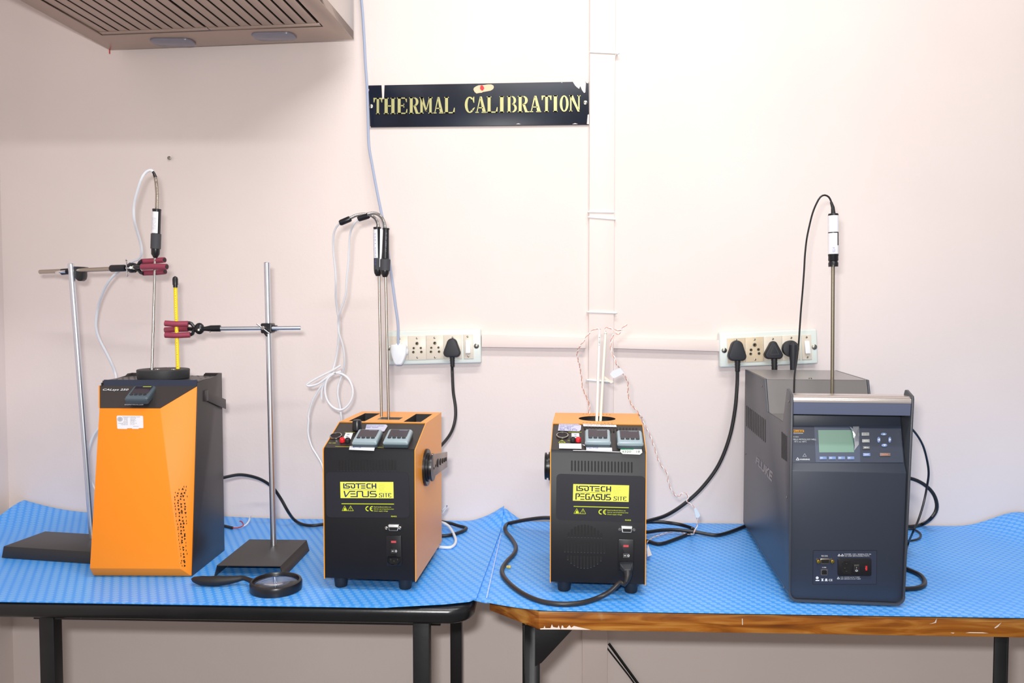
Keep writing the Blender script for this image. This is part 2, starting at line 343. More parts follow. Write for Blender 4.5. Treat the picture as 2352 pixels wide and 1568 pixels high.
for p in ([(700, 790), (700, 775), (750, 770), (765, 735), (775, 770), (850, 770), (870, 715), (890, 755), (950, 765), (970, 730), (985, 770), (1000, 790)],
          [(1000, 790), (1015, 730), (1035, 740), (1040, 765), (1080, 770), (1125, 728), (1150, 765), (1190, 738), (1300, 765), (1440, 795)]): chips.append((L, p))
L = pxmap((Vector((0, FY+.001, 0)), Vector((0, -1, 0))), Zm(1700, 1140, 3.607), .0004)
for p in ([(1865, 1128), (1900, 1122), (2010, 1124), (2060, 1132)], [(2105, 1085), (2165, 1040), (2135, 1078), (2110, 1092)], [(1565, 1055), (1610, 1040), (1630, 1005), (1622, 1045)],
          [(14, 1010), (20, 1010), (22, 1062), (16, 1062)], [(1740, 1126), (1775, 1127), (1765, 1134)]): chips.append((L, p))
for Lq, p in chips: MB().polys(Lq, [p]).build('paint_chip', mat('chipped_white', (226, 214, 204), .7), t)
# angle-iron legs
def angle(x0, x1, y, parent, flip=1):
    m = MB(); m.box(x0, x1, y, y+.004, 0, TL-.0365); xx = x0 if flip > 0 else x1-.004; m.box(xx, xx+.004, y, y+.04, 0, TL-.0365); m.build('leg', LEGK, parent, bevel=.0008)
la, lb = PY(1200, 1500, FY+.02), PY(1230, 1500, FY+.02)
angle(la.x, PY(1240, 1500, FY+.02).x, FY+.02, t); angle(PY(2284, 1500, FY+.02).x, PY(2317, 1500, FY+.02).x, FY+.02, t, -1)
m = MB(); q = [PY(x, y, FY+.019) for x, y in ((1229, 1444), (1322, 1446), (1244, 1522), (1229, 1530))]; q[0].z = q[1].z = TL-.0365
m.hull(q, [p+Vector((0, .004, 0)) for p in q]); m.build('gusset', LEGK, t, bevel=.0006)
# ------------------------------------------------------------------ mats
def sheet(name, fn, nu, nv, label, th=.0022):
    m = MB(); g = [[Vector(fn(i/nu, j/nv)) for i in range(nu+1)] for j in range(nv+1)]
    top = [p for r in g for p in r]; n = len(top); W = nu+1
    bot = [p-Vector((0, 0, th)) for p in top]; fs = []
    for j in range(nv):
        for i in range(nu):
            a = j*W+i; fs.append((a, a+1, a+1+W, a+W)); fs.append((n+a, n+a+W, n+a+1+W, n+a+1))
    for i in range(nu): fs.append((i, n+i, n+i+1, i+1)); a = nv*W+i; fs.append((a+1, n+a+1, n+a, a))
    for j in range(nv): a = j*W; fs.append((a+W, n+a+W, n+a, a)); a = j*W+nu; fs.append((a, n+a, n+a+W, a+W))
    m.add(top+bot, fs); return tag(m.build(name, BLUE), label, 'mat')
def ss(a, b, x): t = min(1, max(0, (x-a)/(b-a))); return t*t*(3-2*t)
LE0, LE1 = PZ(1158, 1196), PZ(1090, 1383)   # right-hand edge of the left mat, back to front
def leftmat(u, v):
    y = FY-.006+v*(WY-.006-(FY-.006))
    xr = LE1.x+(LE0.x-LE1.x)*v; xl = LX+.006
    if v < .07: xr = xr-.13*(1-v/.07)**2
    xl = PY(54, 1168, WY-.01).x; x = xl+(xr-xl)*u; y -= .0
    z = TZ-.0004+(.0025)*ss(.97, 1, u)
    z += .036*ss(.80, 1, v)**2*max(0, 1-(xr-x)/.09)**1.5
    # curl at the back left corner where the sheet climbs both walls
    z += .030*max(0, 1-(x-xl)/.17)**1.7*ss(.55, 1, v)**1.1+.011*ss(.72, 1, v)*(1-ss(-1.05, -.62, x))
    return (x, y, z)
sheet('table_mat', leftmat, 90, 40, 'blue dotted mat on the black table under the orange calibrator')
RE0 = PZ(1160, 1196)
def rightmat(u, v):
    y = FY-.008+v*(WY-.006-(FY-.008)); x0 = LE1.x-.008+(LE0.x-.004-LE1.x+.008)*v; x = x0+(1.50-x0)*u
    z = TZ-.0020
    c = PZ(1120, 1372).x; bx = c+(LE0.x-c)*v                       # fold line of the loose sheet lying on the gap
    z += .0018 if x > bx+.003 else 0
    z += .034*ss(.80, 1, v)*ss(LE0.x+.05, LE0.x-.005, 0) if False else 0
    z += .036*ss(.80, 1, v)**2*max(0, 1-abs(x-LE0.x)/.055)**1.4
    rx = PY(2338, 1172).x; z += .036*ss(.55, 1, v)**1.5*(ss(rx-.17, rx, x)**1.6)*(1-.9*ss(rx, rx+.12, x))
    if v < .16:                                                    # corner cut in a curve
        d = .0; lim = xa-.13+(.0); k = (xa+.02-x)/.16
        if k > 0: y += .062*min(1, k)**1.6*(1-v/.16)
    return (x, y, z)
rm = sheet('table_mat', rightmat, 240, 50, 'blue dotted mat on the wooden table, curling at both back corners')
m = MB(); e0, e1 = PZ(1118, 1371, TZ+.001), PZ(1151, 1225, TZ+.001); dd = Vector((.0009, 0, 0))
m.hull([e0-dd, e0+dd, e1+dd*.8, e1-dd*.8], [p-Vector((0, 0, .0012)) for p in (e0-dd, e0+dd, e1+dd*.8, e1-dd*.8)]); m.build('cut_edge', mat('cut_edge', (196, 216, 250), .6), rm)
m = MB(); c = PZ(1170, 1306); m.ball(c+Vector((0, 0, .004)), .0038, 10, (1, 1, .9)); m.ball(c+Vector((-.004, .002, .0035)), .003, 10)
tag(m.build('crumb', mat('crumb', (206, 190, 110), .7)), 'small yellowish crumb beside the looping black cord', 'crumb')
# ------------------------------------------------------------------ extractor hood
HZ = 1.90
hf = [PZ(252, 115, HZ), PZ(812, 91, HZ)]; dl = (PZ(44, 0, HZ)-hf[0]).normalized(); dr = (PZ(733, 0, HZ)-hf[1]).normalized()
FLc, FRc = hf; NL, NR = FLc+dl*.52, FRc+dr*.47
t = thing('extractor_hood', 'stainless steel extractor hood with slotted filters, upper left', 'extractor hood', (-.76, 1.8, HZ))
UPV = Vector((0, 0, 1))
def hq(u, v): return (FLc*(1-u)+FRc*u)*(1-v)+(NL*(1-u)+NR*u)*v     # u across, v towards the camera
m = MB(); r = [hq(0, 0), hq(1, 0), hq(1, 1), hq(0, 1)]
# rim: ring frame under, open in the middle for filters
def ringframe(m, u0, u1, v0, v1, z0, z1):
    o_ = [hq(0, 0), hq(1, 0), hq(1, 1), hq(0, 1)]; i_ = [hq(u0, v0), hq(u1, v0), hq(u1, v1), hq(u0, v1)]
    for k in range(4):
        a = [o_[k], o_[(k+1) % 4], i_[(k+1) % 4], i_[k]]
        m.hull([p+UPV*z0 for p in a], [p+UPV*z1 for p in a])
m.hull([p+UPV*.02 for p in r], [p+UPV*.34 for p in r]); m.build('canopy', HOODS, t, bevel=.001)
m = MB(); ringframe(m, .07, .93, .20, .93, 0, .02); m.build('rim_plate', BRUSH, t, bevel=.0008)
m = MB(); q = [hq(.07, .20), hq(.93, .20), hq(.93, .93), hq(.07, .93)]; m.hull([p+UPV*.012 for p in q], [p+UPV*.02 for p in q]); m.build('filter_backing', HOLE, t)
L = lambda u, v: hq(u, v)
def hoodpx(x, y, dz=0): return PZ(*ZI(x, y), HZ+dz)
for k0, k1 in ((.075, .4985), (.5015, .925)):
    m = MB(); n = 10; sw = (k1-k0)/n
    for i in range(n):
        a = k0+i*sw; b = a+sw*.80
        if i == 0: a0 = a
        q = [hq(a, .205), hq(b, .205), hq(b, .925), hq(a, .925)]
        m.hull([p+UPV*.002 for p in q], [p+UPV*.006 for p in q])
    for v0, v1 in ((.205, .235), (.9, .925)):
        q = [hq(k0, v0), hq(k1, v0), hq(k1, v1), hq(k0, v1)]; m.hull([p+UPV*.001 for p in q], [p+UPV*.007 for p in q])
    m.build('baffle_filter', BRUSH, t, bevel=.0008)
for (xa_, xb_) in (((935, 275), (1240, 235)), ((1570, 250), (1875, 205))):
    a, b = hoodpx(xa_[0]+20, 262 if xa_[0] < 1200 else 228), hoodpx(xb_[0]-20, 262 if xa_[0] < 1200 else 222)
    m = MB(); d = (b-a); ln = d.length; an = math.atan2(d.y, d.x); M = Matrix.Translation((a+b)/2) @ Matrix.Rotation(an, 4, 'Z')
    m.M = M; m.prism(rrect(-ln/2, -.026, ln/2, .026, .018), 'z', -.004, .004); m.build('lamp_cover', LAMPG, t, bevel=.002)
m = MB(); a = hq(0, 0); m.box(a.x-.001, a.x+.001, a.y-.002, a.y, HZ-.009, HZ+.002); m.build('red_tag', RED, t)
m = MB(); m.box(FLc.x+.15, FRc.x-.15, 1.75, WY-.001, HZ+.34, 2.9); m.build('chimney', HOODS, t, bevel=.002)
m = MB(); m.box(FLc.x+.05, FRc.x-.05, min(FLc.y, FRc.y)-.01, WY-.0005, HZ+.2, HZ+.3); m.build('wall_bracket', HOODS, t)
# ------------------------------------------------------------------ THERMAL CALIBRATION sign
sp = (Vector((0, WY-.006, 0)), Vector((0, -1, 0)))
sg = thing('sign_board', 'black sign reading THERMAL CALIBRATION in raised brass letters', 'sign', PY(1100, 240))
c = [(846, 196), (852, 196), (876, 195), (883, 217), (885, 195), (1100, 190), (1313, 187), (1318, 190), (1330, 195), (1336, 212), (1342, 215), (1345, 188), (1352, 188),
     (1353, 268), (1348, 284), (1353, 285), (1353, 291), (1100, 288), (851, 292), (849, 262), (846, 240)]
c = [(846, 196), (1352, 187), (1353, 286), (850, 292)]
A = [PY(*p, WY-.006) for p in c]; MB().hull(A, [a+Vector((0, .0055, 0)) for a in A]).build('panel', SIGN, sg, bevel=.0008)
L = pxmap(sp, ZH, .0004); m = MB()
for p_ in ([[(214, 97), (240, 97), (236, 200), (228, 222), (220, 215)], [(1880, 68), (2018, 66), (2015, 68), (1995, 70), (1990, 160), (1978, 165), (1960, 140), (1945, 105), (1935, 130), (1912, 112), (1900, 100)],
            [(1985, 70), (2020, 68), (2012, 82)], [(1778, 72), (1790, 72), (1785, 78)], [(2010, 355), (2022, 350), (2022, 438), (2003, 435)], [(1385, 437), (1405, 430), (1428, 437)], [(1875, 437), (1900, 428), (1925, 436)],
            [(110, 455), (122, 460), (116, 464)], [(97, 125), (104, 130), (104, 150), (97, 145)]]): MB().polys(L, [p_]).build('worn_patch', WALL, sg)
def serif(ch):                               # letter outlines in a unit box, heavy uprights with slab serifs
    S = .27; h = []; R = lambda x0, y0, x1, y1: [(x0, y0), (x1, y0), (x1, y1), (x0, y1)]
    def up_(x, y0=0, y1=1, b=1, t_=1):
        h.append(R(x, y0, x+S, y1))
        if b: h.append(R(x-.07, y0, x+S+.07, y0+.06))
        if t_: h.append(R(x-.07, y1-.06, x+S+.07, y1))
    def ring(x0, y0, x1, y1, a0, a1, tx=S*.9, ty=.07, n=14):
        cx, cy, rx, ry = (x0+x1)/2, (y0+y1)/2, (x1-x0)/2, (y1-y0)/2
        o_ = arc(cx, cy, rx, ry, a0, a1, n); i_ = arc(cx, cy, rx-tx, ry-ty, a0, a1, n)
        for k in range(n): h.append([o_[k], o_[k+1], i_[k+1], i_[k]])
    if ch == 'T': up_(.365, t_=0); h += [R(0, .93, 1, 1), [(0, .93), (.02, .72), (.09, .72), (.2, .93)], [(1, .93), (.98, .72), (.91, .72), (.8, .93)]]
    if ch == 'H': up_(.07); up_(.66); h.append(R(.3, .46, .7, .53))
    if ch == 'E': up_(.07); h += [R(.1, .93, .93, 1), R(.1, 0, .96, .07), R(.3, .47, .68, .54), R(.62, .38, .68, .63), [(.93, 1), (.93, .72), (.87, .72), (.75, 1)], [(.96, 0), (.98, .3), (.91, .3), (.8, 0)]]
    if ch == 'R': up_(.07); ring(.1, .46, .88, 1, -90, 90); h += [[(.4, .5), (.62, .5), (.86, .06), (1, .06), (1, 0), (.64, 0)]]
    if ch == 'M': S = .2; up_(.03); up_(.77); h += [[(.05, 1), (.28, 1), (.58, .12), (.46, .12)], [(.46, .12), (.53, .12), (.85, 1), (.76, 1)]]
    if ch == 'A': h += [[(.42, 1), (.6, 1), (.96, .04), (.66, .04)], [(.42, 1), (.5, .9), (.2, .04), (.12, .04)], R(.26, .28, .7, .34), R(.02, 0, .32, .06), R(.58, 0, 1, .06)]
    if ch == 'L': up_(.07); h += [R(.1, 0, .96, .07), [(.96, 0), (.98, .34), (.91, .34), (.78, 0)]]
    if ch == 'I': S = .5; up_(.25)
    if ch == 'C': ring(0, 0, .96, 1, 48, 312, .27); h += [[(.92, .62), (.92, 1), (.86, 1), (.72, .84), (.86, .62)], [(.95, .36), (.7, .22), (.8, .14), (.97, .3)]]
    if ch == 'O': ring(.02, 0, .98, 1, 0, 360, .27, n=28)
    if ch == 'B': up_(.07); ring(.1, .47, .9, 1, -90, 90); ring(.1, 0, .98, .53, -90, 90)
    if ch == 'N': S = .12; up_(.08); up_(.76, .12, 1, 0); h += [[(.04, 1), (.32, 1), (.88, 0), (.72, 0)]]
    return h
# centre lines of the two words follow the slightly rising row
spec = [('T', 145, 222), ('H', 235, 335), ('E', 350, 442), ('R', 455, 548), ('M', 550, 655), ('A', 665, 755), ('L', 762, 855), ('C', 940, 1030), ('A', 1030, 1128), ('L', 1132, 1228), ('I', 1232, 1292),
        ('B', 1308, 1395), ('R', 1402, 1500), ('A', 1502, 1605), ('T', 1608, 1695), ('I', 1700, 1757), ('O', 1765, 1845), ('N', 1848, 1952)]
m = MB(); nn = Vector((0, -1, 0)); LS = pxmap(sp, ZH, 0)
for ch, xa_, xb_ in spec:
    y0 = 352-(xa_-145)*.0135; y1 = 210-(xa_-145)*.0135
    fn = lambda u, v: LS(xa_+(xb_-xa_)*u, y0+(y1-y0)*v)
    if ch == 'C': m.build('lettering', BRASS, sg, smoothf=False); m = MB()
    m.polys(fn, serif(ch), .0028, nn)
m.build('lettering', BRASS, sg, smoothf=False)
for x, y in ((122, 282), (1990, 250)):
    c = PY(*ZH(x, y), WY-.006); MB().lathe(c, c+nn, [(0, .005), (.002, .005), (.003, .002)], 12).build('screw', SCREW, sg)
pr = thing('sticking_plaster', 'skin coloured sticking plaster stuck on top of the sign', 'sticking plaster', PY(1110, 204))
L = pxmap(sp, Zm(1080, 180, 29.4), .0006)
m = MB(); m.polys(L, [[(220, 760), (250, 640), (400, 540), (560, 470), (900, 455), (1200, 410), (1420, 410), (1560, 480), (1600, 590), (1550, 720), (1380, 830), (1050, 890), (860, 920), (780, 970), (600, 985), (430, 1025), (300, 920)]], -.0006, Vector((0, 1, 0)) * -1)
m.build('strip', PLASTER, pr)
L = pxmap(sp, Zm(1080, 180, 29.4), .0013); m = MB(); m.polys(L, [[(700, 500), (830, 480), (900, 560), (950, 670), (880, 800), (780, 815), (670, 700)]], .0012, nn); m.build('red_tape', RED, pr)
# ------------------------------------------------------------------ socket plates
def socket(name, label, Z, corners, mods, sw, scr, M):
    PD = .022; py_ = WY-PD; pl = (Vector((0, py_, 0)), Vector((0, -1, 0)))
    rr = thing(name, label, 'socket board', PY(*Z(*corners[3])))
    A = [PY(*Z(*c), py_) for c in corners]; B = [a+Vector((0, PD-.0005, 0)) for a in A]
    m = MB(); m.hull(A, B); m.build('back_box', PLATE, rr, bevel=.004, seg=3)
    L = pxmap(pl, Z, 0); n_ = Vector((0, -1, 0))
    for (q, holes, scs) in mods:
        m = MB(); m.polys(L, [q], .0022, n_); o = m.build('socket_module', M if q[0][0] < 1000 or M is MODULE else MODULE, rr, bevel=.0005)
        L2 = pxmap(pl, Z, .0024)
        for (x, y, r_) in holes:
            m = MB(); c = L2(x, y); k = r_/(F/py_)/ (Z(1, 0)[0]-Z(0, 0)[0])**-1; m.lathe(c-n_*.0004, c+n_, [(0, k), (.0006, k), (.0006, k*.8), (-.0002, k*.78)], 16)
            m.mat(1).lathe(c, c+n_, [(0, k*.7), (.0005, k*.7)], 14); m.mat(2).lathe(c+Vector((k*.2, 0, -k*.15)), c+n_, [(.0004, k*.25), (.0008, k*.2)], 8)
            m.build('pin_hole', [SCREW, HOLE, COPPER], o)
        for (x, y) in scs:
            m = MB(); c = L2(x, y); m.lathe(c-n_*.0004, c+n_, [(0, .0026), (.0012, .0024), (.0016, .001)], 12); m.build('screw', SCREW, o)
    q, rk, scs = sw
    m = MB(); m.polys(L, [q], .0025, n_); o = m.build('switch_module', MODULE, rr, bevel=.0005)
    L2 = pxmap(pl, Z, .0026); A = [L2(*p) for p in rk]; B = [A[0]+n_*.0015, A[1]+n_*.0015, A[2]+n_*.0075, A[3]+n_*.0075]
    m = MB(); m.hull(B, A); m.build('rocker', WHITE, o, bevel=.0006)
    for (x, y) in scs:
        m = MB(); c = L2(x, y); m.lathe(c-n_*.0004, c+n_, [(0, .0026), (.0012, .0024), (.0016, .001)], 12); m.build('screw', SCREW, o)
    for (x, y, r_) in scr:
        c = L(x, y); m = MB(); m.lathe(c-n_*.0006, c+n_, [(0, r_), (.002, r_), (.0035, r_*.6), (.004, r_*.2)], 16); m.build('fixing_screw', SCREW, rr)
    return rr
sa = [(765, 355), (775, 785)]
socket('socket_board', 'left wall socket board with white plug and one black plug', ZU, [(60, 200), (2200, 150), (2210, 915), (70, 965)],
  [([(150, 315), (560, 308), (570, 848), (165, 858)], [], [(378, 360)]),
   ([(562, 308), (965, 300), (975, 838), (575, 850)], [(765, 475, 42), (692, 580, 30), (852, 577, 30), (684, 670, 34), (864, 665, 34)], [(765, 355), (775, 788)]),
   ([(968, 295), (1362, 285), (1372, 820), (978, 832)], [(1165, 467, 42), (1088, 572, 30), (1248, 567, 30), (1080, 662, 34), (1262, 660, 34)], [(1160, 345), (1172, 785)]),
   ([(1366, 285), (1775, 275), (1780, 818), (1376, 828)], [], [(1568, 338)])],
  ([(1790, 275), (2022, 268), (2040, 812), (1820, 820)], [(1858, 398), (1965, 396), (1975, 685), (1862, 690)], [(1905, 318), (1922, 762)]),
  [(2100, 532, .0062), (125, 580, .0055)], MODULE)
socket('socket_board', 'right wall socket board with three black plugs', Zc, [(105, 212), (2140, 140), (2165, 860), (125, 940)],
  [([(265, 335), (640, 320), (650, 830), (285, 845)], [], [(455, 362)]),
   ([(643, 318), (1022, 300), (1032, 810), (655, 828)], [(840, 468, 42), (765, 572, 32), (918, 563, 32), (757, 655, 32), (930, 645, 32)], [(836, 355), (850, 770)]),
   ([(1028, 298), (1402, 280), (1412, 795), (1038, 808)], [], [(1216, 342)]),
   ([(1408, 278), (1785, 262), (1795, 775), (1418, 790)], [], [(1598, 318)])],
  ([(1812, 265), (2012, 258), (2030, 765), (1825, 775)], [(1868, 385), (1970, 382), (1985, 640), (1880, 645)], [(1915, 308), (1932, 722)]),
  [(212, 582, .0062), (2085, 512, .0062)], MODULE2)
# plugs
def plug_tri(Z, poly, boot, y0, dep, parent, M=PLUGB, name='plug'):
    a = [PY(*Z(*p), y0) for p in poly]; m = MB(); cx = sum((p for p in a), Vector())/len(a)
    L0 = [cx+(p-cx)*.93 for p in a]
    lay = [[Vector((p.x, WY-.0246, p.z)) for p in L0], [Vector((p.x, y0+dep*.55, p.z)) for p in a], [Vector((p.x, y0+.003, p.z)) for p in a], [cx+(p-cx)*.9+Vector((0, -.0008, 0)) for p in a]]
    n = len(a); vs = [p for l in lay for p in l]; fs = [list(range(n)), [3*n+i for i in range(n)][::-1]]
    for j in range(3): fs += [(j*n+i, j*n+(i+1) % n, (j+1)*n+(i+1) % n, (j+1)*n+i) for i in range(n)]
    m.add(vs, fs); o = m.build(name, M, parent, bevel=.001)
    if boot:
        p0, p1, r0, r1 = boot; A_, B_ = PY(*Z(*p0), y0+dep*.35), PY(*Z(*p1), y0+dep*.35); m = MB(); k = 9; cs = []; rs = []
        for i in range(k): cs.append(A_.lerp(B_, i/(k-1))); rs.append((r0+(r1-r0)*i/(k-1))*(1 if i % 2 else .9))
        m.rings(cs, rs, 14); m.build('strain_relief', RUB, parent)
    return o
def tri(x0, x1, yt, yb, rt_, rb_, tw=.0):   # rounded triangular outline, picture coordinates
    cx = (x0+x1)/2
    return arc(cx, yt+rt_, rt_, rt_, 200, 340, 7)+arc(x1-rb_, yb-rb_, rb_, rb_, -15, 90, 6)+arc(x0+rb_, yb-rb_, rb_, rb_, 90, 195, 6)
YP = WY-.022-.028
pc = thing('power_cable', 'black cord from the left socket board running behind the small left black calibrator', 'power cord', PY(1038, 820))
plug_tri(ZU, tri(1350, 1735, 362, 785, 115, 95), ((1555, 775), (1560, 1000), .0066, .0052), YP, .028, pc)
p = [PY(*q) for q in ((1038.5, 842, YP+.01), (1039, 860, YP+.01), (1041, 900, 1.965), (1046, 935, 1.955), (1045, 965, 1.945), (1035, 995, 1.92), (1012, 1024, 1.88), (985, 1045, 1.84))]
MB().tube(p, .0037).build('cord', BCABLE, pc)
pc = thing('power_cable', 'thick black cord with wide black plug leftmost in the right socket board', 'power cord', PY(1693, 820))
plug_tri(Zc, tri(305, 680, 378, 800, 120, 90), ((488, 790), (485, 1025), .0073, .0056), YP, .028, pc)
p = [PY(*q) for q in ((1693.5, 852, YP+.01), (1693, 880, YP+.005), (1688, 940, 1.955), (1675, 1005, 1.945), (1650, 1068, 1.94), (1612, 1120, 1.93), (1570, 1158, 1.92), (1530, 1183, 1.9), (1492, 1195, 1.87), (1470, 1200, 1.85))]
MB().tube(p, .0042).build('cord', BCABLE, pc)
pc = thing('power_plug', 'black triangular plug in the middle of the right socket board', 'power plug', PY(1777, 800))
plug_tri(Zc, tri(1060, 1440, 392, 762, 75, 80), ((1250, 750), (1255, 995), .0075, .0068), YP+.004, .024, pc)
p = [PY(*q) for q in ((1779, 848, YP+.012), (1779, 865, 1.99), (1779, 960, 2.0))]; MB().tube(p, .004).build('cord', BCABLE, pc)
m = MB(); L = pxmap((Vector((0, YP+.004, 0)), Vector((0, -1, 0))), Zc, .0009)
m.polys(L, stroke([(1250, 450), (1345, 660), (1160, 665), (1250, 450)], 12)); m.build('molded_ridge', RUBG, pc)
pc = thing('power_plug', 'round black plug with side arm beside the switch of the right board', 'power plug', PY(1818, 800))
c = PY(*Zc(1608, 548), YP+.008); m = MB(); m.lathe(Vector((c.x, WY-.0246, c.z)), Vector((c.x, 0, c.z)), [(0, .0185), (.012, .0198), (.016, .0185), (.0175, .012), (.0178, .002)], 28); m.build('plug', PLUGB, pc)
a, b = PY(*Zc(1650, 410), YP+.004), PY(*Zc(1640, 995), YP+.004)
m = MB(); m.rings([a, a.lerp(b, .1), a.lerp(b, .45), a.lerp(b, .7), b.lerp(a, .02), b], [.004, .0095, .0095, .0075, .0068, .005], 14); m.build('plug_arm', PLUGB, pc)
MB().tube([b, b-Vector((0, -.01, .1))], .004).build('cord', BCABLE, pc)
pc = thing('power_cable', 'pale grey cord hanging past the sign into a white plug', 'power cord', PY(915, 820))
poly = [(160, 560), (175, 510), (262, 498), (285, 470), (385, 468), (400, 500), (470, 502), (515, 530), (525, 600), (522, 690), (480, 830), (435, 930), (400, 970), (280, 970), (245, 935), (190, 790), (163, 680)]
plug_tri(ZU, poly, None, YP, .028, pc, WHITE)
m = MB(); m.lathe(PY(*ZU(535, 660), YP+.012), PY(*ZU(700, 660), YP+.012), [(-.004, .008), (.002, .0075), (.004, .004)], 16); m.build('cap', WHITE, pc)
p = [PY(*q) for q in ((828, -20, 2.012), (832, 20, 2.012), (836, 80, 2.01), (839, 140, 2.01), (843, 200, 2.008), (845, 260, 2.006), (847, 330, 2.003), (855, 380, 2.0), (866, 440, 1.995), (880, 510, 1.99), (890, 570, 1.985), (900, 640, 1.98), (908, 700, 1.978), (914, 745, 1.977), (914.5, 786, 1.977), (915, 792, 1.977))]
MB().tube(p, .0033).build('cord', GCABLE, pc)
# ------------------------------------------------------------------ process controller module (48 mm panel meter)
def controller(parent, pl, cpx, fr, upd, dark=False, w_=.048, name='controller', deep=0, th=1):
    n_ = nface(pl); ux = fr.n(1, 0, 0); uy = fr.n(*upd).normalized()
    c = PP(cpx[0], cpx[1], (pl[0]+n_*.0135*th, pl[1]))-n_*.0135*th
    M = Matrix((ux, uy, n_)).transposed().to_4x4(); M.translation = c; M = M @ Matrix.Diagonal((1, 1, th, 1)); h = w_/2
    a, b = (BEZ2, BEZELD) if dark else (BEZEL, BEZELD)
    m = MB(M); m.prism(rrect(-h*.98, -h*1.02, h*.98, h*1.0, .003, 3), 'z', .0002-deep, .008); m.build('controller_base', b, parent, bevel=.0006)
    m = MB(M)
    lo = rrect(-h, -h*1.02, h, h, .003, 3); hi = rrect(-h*.9, -h*.92, h*.9, h*.95, .003, 3)
    m.hull([(x, y, .014) for x, y in hi], [(x, y, .010) for x, y in lo]); m.hull([(x, y, .010) for x, y in lo], [(x, y, .007) for x, y in lo])
    o = m.build(name, a, parent, bevel=.0004)
    m = MB(M); m.prism(rrect(-h*.74, -h*.28, h*.74, h*.86, .001, 2), 'z', .0141, .0146); m.build('screen', SCREEN, o)
    m = MB(M); m.box(-h*.05, h*.62, h*.72, h*.80, .0146, .0148) if not dark else m.box(-h*.1, h*.62, h*.76, h*.84, .0146, .0148); m.build('printed_line', TEXTG if not dark else YEL2, o)
    for i in range(4):
        m = MB(M); cx = (-.57+.38*i)*h; m.M = M @ Matrix.Translation((cx, -h*.46, .0138)); m.prism(arc(0, 0, .0038, .0026, 0, 345, 15), 'z', 0, .0018); m.build('button', BTN, o, bevel=.0004)
    return o
